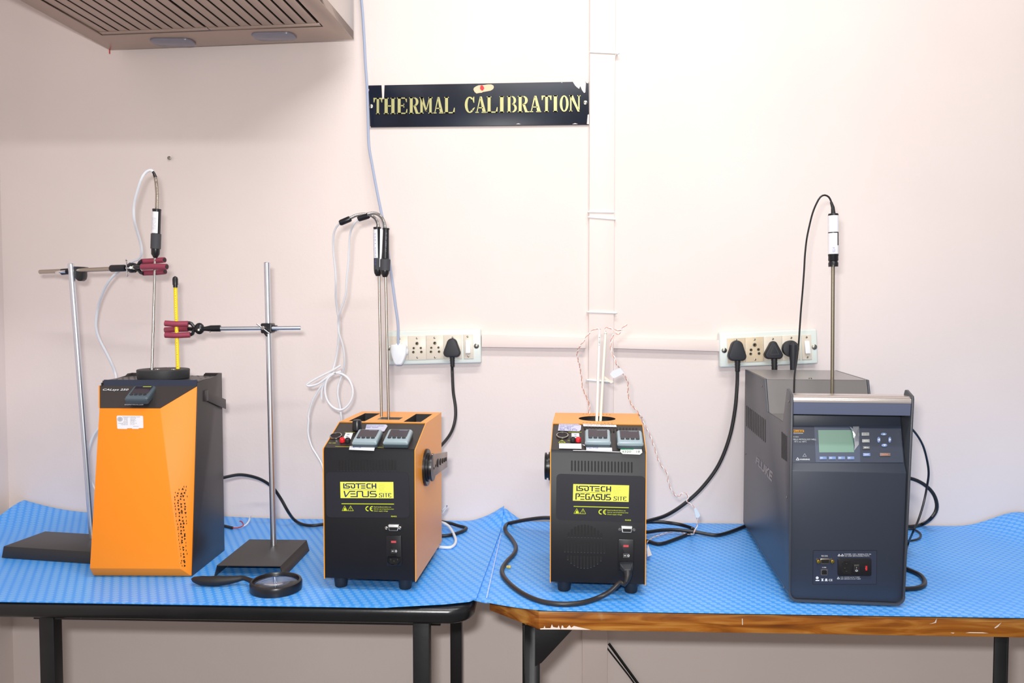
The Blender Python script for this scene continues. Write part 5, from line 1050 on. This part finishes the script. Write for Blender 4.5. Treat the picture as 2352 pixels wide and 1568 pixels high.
def wraptext(a, b, lines, r, parent, mm, ang0, step, t0, t1, h=6):
    d = (b-a).normalized(); f = Vector((0, -1, 0)); f = (f-d*f.dot(d)).normalized(); s_ = d.cross(f); m = MB()
    for i, tx in enumerate(lines):
        def L(u, v):
            an = math.radians(ang0+step*i-h*v); return a+d*u+f*((r+.0005)*math.cos(an))+s_*((r+.0005)*math.sin(an))
        text(m, tx, L, t0, 0, t1, 1)
    return m.build('label_print', mm, parent)
lb = wrap(a, b, .0505, ln-.006, .0085, -100, 45, PAPER, hd)
wraptext(a, b, ['PRT PROBE', 'SR NO 1421', 'RANGE -30 TO 250', 'CAL DUE'], .0085, lb, TEXTG, -30, 16, .058, ln-.018)
pts = [P_(287, 720), P_(290, 600), P_(292, 480), P_(285, 360), P_(274, 260), P_(262, 190)]
s_, rr_ = spiral_tube(pts, .0037); m = MB(); m.rings(s_, rr_, 12); m.build('spring_sleeve', STEELD, pb)
m = MB(); m.rings([P_(264, 195), P_(262, 188), P_(240, 130), P_(222, 100)], [.0038, .0036, .0028, .0026], 12); m.build('sleeve_end', BLACK, pb)
pts = [P_(224, 102), P_(200, 80), P_(150, 85), P_(90, 130), P_(30, 230)]+[PY(*ZA(x, y), Yp+k) for x, y, k in ((910, 250, .01), (893, 330, .02), (895, 420, .03), (915, 500, .05), (938, 580, .07), (945, 640, .08), (925, 680, .09), (880, 700, .10), (830, 740, .12), (770, 780, .13), (720, 840, .14), (680, 920, .16), (650, 1020, .18), (640, 1130, .19), (660, 1210, .20), (700, 1290, .21), (740, 1370, .22), (770, 1450, .23))]
pts += [PY(x, y, 1.885) for x, y in ((266, 880), (262, 920), (240, 965), (216, 998), (205, 1030), (203, 1070), (210, 1105), (222, 1130), (235, 1170))]
MB().tube(pts, .0028, 10).build('lead', WCABLE, pb)
th = thing('glass_thermometer', 'yellow thermometer with black cap standing in the orange calibrator', 'thermometer', PY(408, 846, Yp-.012))
a, b = PY(408.5, 847, YJ-.006), PY(402.5, 655, YJ+.0015)
m = MB(); m.cyl(a, b, .0037, None, 16); st = m.build('tube', YTH, th)
m = MB(); L = lambda u, v: a.lerp(b, v)+Vector((.0026*(u-.5)*1.6, -.0039, 0))
for i in range(34):
    v = .03+i*.028; wd_ = .5 if i % 5 else .95; m.polys(L, [[(.55-.0, v), (.55+wd_*.5, v), (.55+wd_*.5, v+.005), (.55, v+.005)]])
m.build('scale_marks', mat('scale_ink', (110, 96, 10), .5), st)
m = MB(); c, d = PY(402.8, 660, YJ), PY(402.3, 634, YJ); ln = (d-c).length; m.lathe(c, d, [(0, .0044), (.005, .0046), (.0055, .0054), (ln-.006, .0056), (ln-.002, .0042), (ln, .001)], 18); m.build('cap', BLACK, th)
# two probes in the Venus style calibrator
for (k, px0, py0, px1, py1, hx, hy0, hy1) in ((0, 876.5, 957, 870.8, 634, 866.2, 632, 522), (1, 893, 960, 885.8, 636, 884.8, 636, 524)):
    o0 = PP(px0, py0, fv.plane((0, 0, ISO_H+.001), (0, 0, 1))); Yq = o0.y
    lab_ = ('left of two steel probes in the small black calibrator with right-hand handle', 'right of two steel probes, its printed handle in front of the grey cord')[k]
    pb = thing('temperature_probe', lab_, 'temperature probe', o0)
    o1 = PY(px1, py1, Yq+(.004 if k else .010)); MB().cyl(o0-Vector((0, 0, .03)), o1, .0029, None, 14).build('stem', STEELD, pb)
    Pq = lambda x, y, d_=0: PY(*ZC(x, y), o1.y+d_)
    if k == 0:
        a, b = Pq(591, 545), Pq(584, 193); ln = (b-a).length; m = MB(); m.lathe(a, b, [(0, .0045), (.006, .0078), (.0125, .0085), (.0125, .0076), (ln-.003, .0072), (ln-.003, .008), (ln, .0078)], 22); hd = m.build('handle', BLACK, pb)
        m = MB(); m.lathe(a, b, [(.013, .0085), (.037, .0082)], 22); m.build('rubber_grip', RUBG, hd)
        lb = wrap(a, b, .018, ln-.005, .0078, -85, 15, PAPER, hd); wraptext(a, b, ['TEMPERATURE PROBE RTD', 'SR NO 1422'], .0079, lb, INK, -50, 35, .022, ln-.012, 12)
        pts = [Pq(590, 196), Pq(588, 165), Pq(570, 130), Pq(535, 107), Pq(485, 100), Pq(430, 110), Pq(385, 132)]; s_, rr_ = spiral_tube(pts, .0037); m = MB(); m.rings(s_, rr_, 12); m.build('spring_sleeve', STEEL, pb)
        m = MB(); m.rings([Pq(392, 130), Pq(386, 134), Pq(325, 160), Pq(314, 164)], [.0055, .0063, .0063, .005], 14); m.build('sleeve_end', BLACK, pb)
        pts = [Pq(x, y, d_) for x, y, d_ in ((318, 163, 0), (292, 190, .01), (272, 240, .02), (268, 310, .03), (272, 400, .04), (283, 500, .05), (287, 600, .06), (286, 700, .08), (298, 800, .1), (310, 880, .11), (306, 1000, .12), (290, 1120, .13), (268, 1210, .13), (235, 1270, .13), (180, 1340, .13), (130, 1420, .13), (100, 1500, .13), (88, 1560, .13))]
        pts += [PY(*ZD(x, y), o1.y+.13) for x, y in ((30, 150), (25, 250), (50, 350), (90, 420), (130, 490), (150, 560))]
        MB().tube(pts, .0022, 10).build('lead', WCABLE, pb)
    else:
        a, b = Pq(640, 553), Pq(648, 200); ln = (b-a).length; m = MB(); m.lathe(a, b, [(0, .0045), (.008, .0082), (.0125, .0086), (.0125, .0098), (.036, .0102), (.038, .008), (.050, .0072), (ln-.003, .0062), (ln-.003, .0072), (ln, .007)], 22); hd = m.build('handle', BLACK, pb)
        m = MB(); m.lathe(a, b, [(.0135, .0103), (.036, .0105)], 22); m.build('rubber_grip', RUBG, hd)
        wraptext(a, b, ['PT 100BT AD.16'], .0076, hd, TEXTG, 25, 0, .052, ln-.010, 22)
        c, d = Pq(612, 480), Pq(615, 205); m = MB(); d_ = Vector((.0045, 0, 0)); m.hull([c-d_*.6+Vector((0, -.002, 0)), c+d_*.4, d+d_*.7, d-d_*.6], [c-d_*.6+Vector((0, -.0014, 0)), c+d_*.4+Vector((0, .0006, 0)), d+d_*.7+Vector((0, .0006, 0)), d-d_*.6+Vector((0, .0006, 0))]); m.build('label_flag', PAPER, hd)
        pts = [Pq(641, 200), Pq(636, 165), Pq(618, 125), Pq(590, 100), Pq(555, 92), Pq(515, 100)]; s_, rr_ = spiral_tube(pts, .0037); m = MB(); m.rings(s_, rr_, 12); m.build('spring_sleeve', STEEL, pb)
        m = MB(); m.rings([Pq(525, 108, .01), Pq(518, 112, .01), Pq(455, 132, .015), Pq(447, 136, .015)], [.0052, .006, .006, .005], 14); m.build('sleeve_end', BLACK, pb)
        pts = [Pq(x, y, d_) for x, y, d_ in ((452, 134, .015), (420, 165, .02), (395, 220, .04), (384, 300, .05), (378, 440, .06), (366, 560, .07), (360, 660, .08), (340, 740, .09), (315, 810, .1), (303, 880, .115), (310, 960, .12), (335, 1040, .13), (348, 1130, .14), (345, 1200, .15), (325, 1270, .16), (305, 1330, .16), (300, 1400, .16), (315, 1480, .16), (325, 1560, .16), (330, 1620, .165))]
        MB().tube(pts, .0022, 10).build('lead', WCABLE, pb)
        pts = [Pq(x, y, .12) for x, y in ((322, 1188), (260, 1225), (170, 1270), (100, 1310), (76, 1330), (100, 1337), (160, 1320), (215, 1280), (270, 1245), (330, 1250), (380, 1290), (408, 1360), (400, 1430), (365, 1485), (320, 1510), (265, 1490), (222, 1435), (208, 1360), (225, 1290), (270, 1250), (325, 1230))]
        MB().tube(pts, .0024, 10).build('coiled_lead', WCABLE, pb)
        MB().tube([Pq(x, y, .13) for x, y in ((245, 1250), (205, 1310), (185, 1370), (183, 1432))], .0022, 10).build('lead_end', WCABLE, pb)
# probe in the large grey calibrator
Yf = ff.w(0, .17, 0).y
pb = thing('temperature_probe', 'steel probe with black handle and white labels in the large grey calibrator', 'temperature probe', PY(1911, 940, Yf))
Pf = lambda x, y, d_=0: PY(*ZF(x, y), Yf+d_)
MB().cyl(PY(1911, 960, Yf), Pf(912, 606), .0035, None, 14).build('stem', mat('dark_rod', (128, 120, 104), .35, .7), pb)
a, b = Pf(914, 608), Pf(914, 202); ln = (b-a).length; m = MB()
m.lathe(a, b, [(0, .0092), (.007, .0094), (.010, .008), (.0125, .0095), (.020, .0093), (.021, .0098), (ln-.002, .0098), (ln, .0090)], 24); hd = m.build('handle', BLACK, pb)
l1 = wrap(a, b, ln-.036, ln-.004, .0099, -90, 55, PAPER, hd); l2 = wrap(a, b, ln-.071, ln-.038, .0099, -90, 30, PAPER, hd); wrap(a, b, .0245, .041, .0100, -90, 90, PAPER, hd)
wraptext(a, b, ['K/L/14'], .0102, hd, INK, 0, 0, .028, .037, 30)
for nme, t0, t1 in (('5616', ln-.018, ln-.014), ('-200', ln-.025, ln-.022), ('length', ln-.030, ln-.027)):
    pass
MB().rings([b, b+Vector((-.001, 0, .012)), Pf(897, 112)], [.0044, .0034, .0024], 12).build('strain_relief', RUB, pb)
pts = [Pf(900, 130), Pf(897, 108), Pf(880, 75), Pf(848, 60), Pf(815, 75), Pf(785, 125), Pf(755, 200), Pf(730, 300), Pf(710, 400), Pf(697, 520), Pf(690, 640), Pf(680, 780), Pf(668, 920), Pf(658, 1060), Pf(650, 1180, .0), Pf(635, 1320, -.005), Pf(618, 1430, -.01), Pf(613, 1560, -.01)]
pts += [PY(1823, 960, Yf-.01)]
MB().tube(pts, .0018, 10).build('lead', BCABLE, pb)
# ------------------------------------------------------------------ ceramic thermocouple tubes in the middle calibrator
def twisted(pts, name, parent, r=.0009):
    s_ = smooth(pts, .0016); A_, B_ = [], []
    for i, p in enumerate(s_):
        t_ = (s_[min(i+1, len(s_)-1)]-s_[max(i-1, 0)]).normalized(); u = t_.cross(Vector((0, 1, 0))); u = u.normalized() if u.length > 1e-3 else Vector((1, 0, 0)); v = t_.cross(u); an = i*.62
        o_ = u*math.cos(an)*r+v*math.sin(an)*r; A_.append(p+o_); B_.append(p-o_)
    m = MB(); m.rings(A_, r, 6); m.mat(1).rings(B_, r*.75, 6); return m.build(name, [WHITE, OWIRE], parent)
Pi = fp.plane((0, 0, ISO_H), (0, 0, 1))
for k in (0, 1):
    o0 = PP(*((1370.5, 968) if k == 0 else (1379, 968)), Pi); Yq = o0.y
    top_ = PY(*(ZM(517, 468) if k == 0 else ZM(592, 440)), Yq+.006)
    tc_ = thing('thermocouple_tube', ('straight white ceramic tube with small inked numbers in the middle calibrator', 'creamier ceramic tube leaning right, tagged wires hanging from its top')[k], 'thermocouple', o0)
    m = MB(); m.cyl(o0+(o0-top_).normalized()*.028, top_, .0028, None, 12); tb = m.build('sheath', CERAM if k == 0 else CERAM2, tc_)
    Pm = lambda x, y, d_=0: PY(*ZM(x, y), Yq+.006+d_)
    if k == 0:
        d = (top_-o0).normalized(); m = MB(); text(m, '4.18/1', lambda u, v: top_-d*(.004+u)+Vector((.0012-.0024*v, -.0029, 0)), 0, 0, .018, 1); m.build('inked_mark', mat('ink_black', (60, 64, 90), .5), tb)
        MB().tube([Pm(517, 468), Pm(518, 430), Pm(530, 415)], .0008, 6).build('bare_wire', WHITE, tc_)
        pts = [Pm(530, 415), Pm(515, 403), Pm(480, 400), Pm(430, 425), Pm(380, 470), Pm(340, 530), Pm(300, 590), Pm(262, 640, .01), Pm(245, 700, .02), Pm(255, 780, .03), Pm(275, 850, .04), Pm(285, 920, .05), Pm(300, 1020, .06), Pm(310, 1120, .07), Pm(340, 1200, .08), Pm(375, 1280, .09), Pm(395, 1340, .1), Pm(392, 1420, .1)]
        pts += [PY(1352, 985, Yq+.115)]
        twisted(pts, 'twisted_wire', tc_)
    else:
        m = MB(); d = (top_-o0).normalized(); m.lathe(top_-d*.0035, top_, [(0, .0029), (.0005, .0029)], 12); m.build('black_ring', BLACK, tb)
        pts = [Pm(592, 440), Pm(590, 400), Pm(610, 388), Pm(650, 393), Pm(690, 410), Pm(740, 418), Pm(785, 410), Pm(810, 385), Pm(835, 362), Pm(855, 345)]
        twisted(pts, 'twisted_wire', tc_)
        pts = [Pm(785, 412, .003), Pm(775, 440), Pm(745, 468), Pm(705, 458), Pm(680, 490), Pm(662, 560), Pm(655, 630), Pm(672, 700), Pm(705, 760), Pm(720, 820), Pm(760, 880, .01), Pm(800, 940, .02), Pm(840, 1000, .03), Pm(870, 1070, .04), Pm(868, 1150, .05), Pm(875, 1240, .06), Pm(910, 1330, .07), Pm(960, 1390, .08), Pm(1040, 1490, .09)]
        pts += [PY(*ZE(x, y), Yq+.10) for x, y in ((800, 90), (850, 180), (895, 270), (930, 370), (965, 470), (1020, 545), (1025, 600), (1050, 665), (1085, 715))]
        pts += [PY(*Ze(x, y), Yq+.105) for x, y in ((740, 95), (800, 80), (820, 35), (900, 25), (965, 60), (990, 120), (955, 190), (990, 235), (1060, 285), (1125, 350), (1165, 460), (1185, 600), (1195, 680), (1175, 780), (1130, 880), (1100, 940))]
        pts += [PZ(*Ze(x, y), TZ+.006) for x, y in ((1050, 945), (980, 950), (880, 920), (780, 888), (680, 890), (560, 905), (440, 935), (330, 970), (200, 1020), (100, 1090), (60, 1130))]
        twisted(pts, 'twisted_wire', tc_)
        def flag(q, dy, mm, txt=None, name='paper_tag'):
            A_ = [PY(x, y, Yq+dy) for x, y in q]; m = MB(); m.hull(A_, [p+Vector((0, .0008, 0)) for p in A_]); return m.build(name, mm, tc_)
        flag([ZM(*p) for p in ((645, 955), (680, 915), (770, 880), (820, 940), (800, 955), (710, 1000), (685, 1005))], .012, mat('tag_lilac', (206, 212, 240), .5))
        flag([ZM(*p) for p in ((545, 985), (560, 965), (685, 1060), (660, 1070))], .012, mat('clear_tape', (226, 212, 196), .3), name='tape_tag')
        flag([Ze(*p) for p in ((1115, 370), (1155, 345), (1235, 470), (1255, 525), (1230, 570), (1165, 580))], .10, mat('tag_blue_white', (206, 220, 232), .5))
        A_ = [PZ(*Ze(x, y), TZ+.012) for x, y in ((80, 1170), (170, 1410), (70, 1445), (60, 1300))]; m = MB(); m.hull(A_, [p-Vector((0, 0, .0008)) for p in A_]); m.build('paper_tag', PAPER, tc_)
# ------------------------------------------------------------------ magnifying glass
mg = thing('magnifying_glass', 'black magnifying glass lying in front of the right retort stand', 'magnifying glass', PZ(634, 1342))
c = PZ(634, 1339, TZ+.012); R0 = .0475
tiltM = Matrix.Translation(c) @ Matrix.Rotation(math.radians(1.5), 4, 'X'); m = MB(tiltM); n = 56; pr_ = [(R0, -.010), (R0+.0005, .002), (R0-.001, .0055), (R0-.005, .0065), (R0-.0065, .004), (R0-.0065, -.009)]
vs = []; 
for k in range(n):
    a = 2*math.pi*k/n
    for r_, z in pr_: vs.append((r_*math.cos(a), r_*math.sin(a), z))
K = len(pr_); m.add(vs, [(k*K+j, ((k+1) % n)*K+j, ((k+1) % n)*K+(j+1) % K, k*K+(j+1) % K) for k in range(n) for j in range(K)]); m.build('rim', BLACK, mg)
m = MB(tiltM); rl = R0-.0063; prf = [(0, .0055)]+[(rl*i/8, .0015+.004*(1-(i/8)**2)) for i in range(1, 9)]; vs = [(0, 0, .0055)]; fs = []
for i in range(1, 9):
    for k in range(n): a = 2*math.pi*k/n; vs.append((prf[i][0]*math.cos(a), prf[i][0]*math.sin(a), prf[i][1]))
nb = len(vs); vs += [(x, y, -z) for x, y, z in vs]
for s0 in (0, nb):
    for k in range(n): fs.append((s0, s0+1+k, s0+1+(k+1) % n))
    for i in range(7):
        for k in range(n): fs.append((s0+1+i*n+k, s0+1+(i+1)*n+k, s0+1+(i+1)*n+(k+1) % n, s0+1+i*n+(k+1) % n))
for k in range(n): fs.append((1+7*n+k, nb+1+7*n+k, nb+1+7*n+(k+1) % n, 1+7*n+(k+1) % n))
m.add(vs, fs); m.build('lens', GLASS, mg)
h = [PZ(x, y, TZ+zz) for x, y, zz in ((582, 1336, .012), (571, 1331, .013), (558, 1327, .014), (540, 1330, .012), (510, 1333, .0105), (480, 1334, .0098), (455, 1332, .0102), (441, 1329, .0108))]
m = MB(); m.rings(smooth(h, .004), [.0001], 4) if False else None
m = MB(); sm = smooth(h, .004); N = len(sm); tt = [i/(N-1) for i in range(N)]
import bisect
kr = [(0, .006), (.08, .0048), (.18, .0042), (.35, .0072), (.6, .0098), (.85, .0088), (.96, .0055), (1, .002)]
def kf(t): 
    for (a, x), (b, y) in zip(kr, kr[1:]):
        if t <= b: return x+(y-x)*(t-a)/(b-a)
    return kr[-1][1]
m.rings(sm, [kf(t) for t in tt], 14); m.build('handle', MATT, mg)
# ------------------------------------------------------------------ loose cables
def cable(name, label, pts, r=.0037, M=BCABLE):
    t_ = MB().tube(pts, r).build(name, M); tag(t_, label, 'cable'); return t_
pc = thing('power_cable', 'black cord plugged into the middle calibrator and looping round its left', 'power cord', PZ(1300, 1380))
n_ = fp.n(0, -1, 0); g = lambda x, y, l: PP(*Zd(x, y), fp.plane((0, 0, 0), (0, -1, 0)))+n_*l
A_ = [g(*p, .003) for p in ((1165, 890), (1435, 885), (1440, 985), (1385, 1060), (1215, 1055), (1160, 985))]; B_ = [g(*p, .019) for p in ((1195, 905), (1415, 900), (1425, 975), (1380, 1040), (1225, 1040), (1185, 975))]; C3 = [g(*p, .029) for p in ((1255, 960), (1380, 955), (1395, 1010), (1370, 1075), (1265, 1075), (1245, 1015))]
m = MB(); m.hull(B_, A_); m.hull(C3, B_); m.build('plug', PLUGB, pc, bevel=.0015)
m = MB(); m.rings([g(1320, 1010, .026), g(1322, 1060, .030), g(1315, 1100, .032), g(1290, 1170, .034)], [.0085, .0075, .0062, .005], 14); m.build('strain_relief', RUB, pc)
pts = [g(1322, 1060, .029), g(1305, 1140, .029), g(1255, 1230, .029), PY(1424, 1337, 1.478), PY(1404, 1356, 1.476), PY(1375, 1372, 1.474)]+[PZ(*ZK_, TZ+h_) for ZK_, h_ in (((1335, 1384), .0048), ((1290, 1387), .0045), ((1245, 1381), .0045), ((1205, 1365), .0045), ((1175, 1344), .0045), ((1156, 1322), .0045), ((1154, 1305), .0045), ((1165, 1288), .0045), ((1180, 1272), .0045), ((1185, 1256), .0045), ((1176, 1238), .0045), ((1163, 1222), .006), ((1160, 1211), .012))]
pts += [PY(x, y, yy) for x, y, yy in ((1166, 1203, 1.965), (1185, 1198, 1.95), (1212, 1193, 1.93), (1245, 1189, 1.90), (1275, 1189, 1.86))]
MB().tube(pts, .0045, 12).build('cord', mat('cord_brown_black', (44, 40, 40), .4), pc)
T3 = lambda x, y, h_=.0045: PZ(*Ze(x, y), TZ+h_)
cable('cable', 'long black cable from behind the middle calibrator to the large grey one', [T3(-60, 900, .012), T3(100, 895, .012), T3(350, 860, .013), T3(650, 845, .013), T3(950, 870, .011), T3(1200, 905, .009), T3(1450, 950, .0055), T3(1650, 965, .0045), T3(1850, 920, .0045), T3(2050, 850, .0045), T3(2200, 790, .0045), T3(2330, 735, .005)], .0042)
cable('cable', 'black cable loop doubling back behind the middle calibrator', [PY(*Ze(x, y), 1.93) for x, y in ((-60, 680), (100, 670), (350, 670), (600, 695), (850, 740))]+[T3(1040, 800, .008), T3(1130, 850, .005), T3(1120, 905, .003), T3(1010, 935, .0035), T3(850, 1000, .0042), T3(650, 1075, .0042), T3(450, 1145, .0042), T3(300, 1165, .0042), T3(130, 1120, .0042), T3(20, 1090, .0042), T3(-50, 1060, .0042)], .0042)
cable('cable', 'black cable arching from behind the orange calibrator to the small left black one', [PY(x, y, yy) for x, y, yy in ((495, 1102, 1.80), (520, 1095, 1.82), (555, 1090, 1.86), (595, 1099, 1.90), (625, 1118, 1.92), (645, 1145, 1.93), (662, 1175, 1.93))]+[PZ(678, 1195, TZ+.007), PZ(700, 1205, TZ+.0045), PZ(725, 1206, TZ+.0045), PZ(765, 1200, TZ+.0045), PZ(800, 1196, TZ+.0045)], .0037)
cb = thing('loose_cable', 'short black cable end with bare red and white wires behind the orange calibrator', 'cable', PZ(545, 1212))
MB().tube([PZ(500, 1204, TZ+.004), PZ(518, 1208, TZ+.004), PZ(534, 1212, TZ+.004)], .0034, 10).build('sheath', BCABLE, cb)
m = MB(); J = lambda x, y, h_: PZ(*Zm(0, 1140, 3.095)(x, y), TZ+h_)
m.tube([J(1650, 222, .004), J(1700, 220, .005), J(1750, 200, .008), J(1775, 165, .014), J(1770, 130, .020)], .0012, 8); m.tube([J(1650, 224, .003), J(1720, 214, .006), J(1760, 185, .010), J(1780, 135, .018)], .0012, 8); m.build('white_wire', WCABLE, cb)
m = MB(); m.tube([J(1645, 222, .004), J(1690, 222, .005), J(1730, 205, .010), J(1718, 178, .016), J(1705, 175, .018)], .0013, 8); m.build('red_wire', RWIRE, cb)
cb = thing('loose_cable', 'white cable loop with stripped ends beside the small left black calibrator', 'cable', PZ(1035, 1225))
Y3 = lambda x, y, h_=.0035: PZ(*Za(x, y), TZ+h_)
MB().tube([Y3(180, 1120, .02), Y3(240, 1085, .018), Y3(300, 1080, .016), Y3(370, 1115, .012), Y3(420, 1180, .008), Y3(455, 1250, .005), Y3(470, 1310, .004), Y3(450, 1360), Y3(400, 1390), Y3(320, 1390), Y3(240, 1382), Y3(150, 1380)], .0033, 12).build('cord', WCABLE, cb)
m = MB(); yw = 1.86
W3 = lambda x, y: PY(*Za(x, y), yw)
m.tube([W3(230, 1080), W3(265, 1010), W3(310, 920), W3(360, 875)], .0014, 8); m.tube([W3(235, 1085), W3(280, 1000), W3(320, 950), W3(355, 890)], .0014, 8); m.mat(1).tube([W3(225, 1075), W3(270, 990), W3(300, 930)], .0015, 8)
m.mat(2).tube([W3(352, 888), W3(362, 868)], .0014, 8); m.build('stripped_wire', [WCABLE, RWIRE, SCREW], cb)
cable('cable', 'black cable loop lying right of the small left black calibrator', [Y3(150, 1050, .012), Y3(270, 1068, .012), Y3(400, 1090, .009), Y3(500, 1120, .006), Y3(580, 1140, .0045), Y3(600, 1155, .0045), Y3(560, 1185, .0042), Y3(480, 1215, .0042), Y3(380, 1240, .0042), Y3(270, 1245, .0042), Y3(150, 1240, .0042)], .0040)
G3 = lambda x, y, h_=.0042: PZ(*ZG(x, y), TZ+h_)
yb_ = ff.w(0, .40, 0).y
cable('cable', 'thick black cable loop touching the wall behind the large grey calibrator', [PY(*ZG(x, y), 1.95) for x, y in ((1040, 742), (1090, 748), (1150, 765), (1210, 800), (1255, 850), (1275, 910), (1268, 960), (1235, 1005))]+[G3(1190, 1035, .006), G3(1130, 1050), G3(1080, 1052), G3(1000, 1050)], .0042)
cable('cable', 'thin black cable ring on the mat right of the large grey calibrator', [G3(1000, 1050, .003), G3(1080, 1062, .003), G3(1140, 1072, .003), G3(1175, 1098, .003), G3(1165, 1125, .003), G3(1120, 1138, .003), G3(1070, 1140, .003), G3(1000, 1140, .003)], .0022)
cable('cable', 'short thick black cable bend by the front right corner of the grey calibrator', [G3(1000, 1285), G3(1070, 1308), G3(1120, 1328), G3(1170, 1352), G3(1198, 1385), G3(1195, 1415), G3(1160, 1432), G3(1110, 1438), G3(1040, 1438)], .0045)
cable('cable', 'thin black lead hanging down the right side of the large grey calibrator', [PY(*ZG(x, y), yy) for x, y, yy in ((1060, 400, 1.66), (1100, 425, 1.68), (1150, 480, 1.70), (1190, 550, 1.72), (1215, 640, 1.74), (1225, 720, 1.75), (1215, 800, 1.76), (1195, 900, 1.76), (1165, 1000, 1.75), (1130, 1080, 1.73))]+[G3(1100, 1150, .02), G3(1085, 1200, .008), G3(1070, 1260, .003), G3(1055, 1300, .003)], .0022)
bpy.context.view_layer.update()
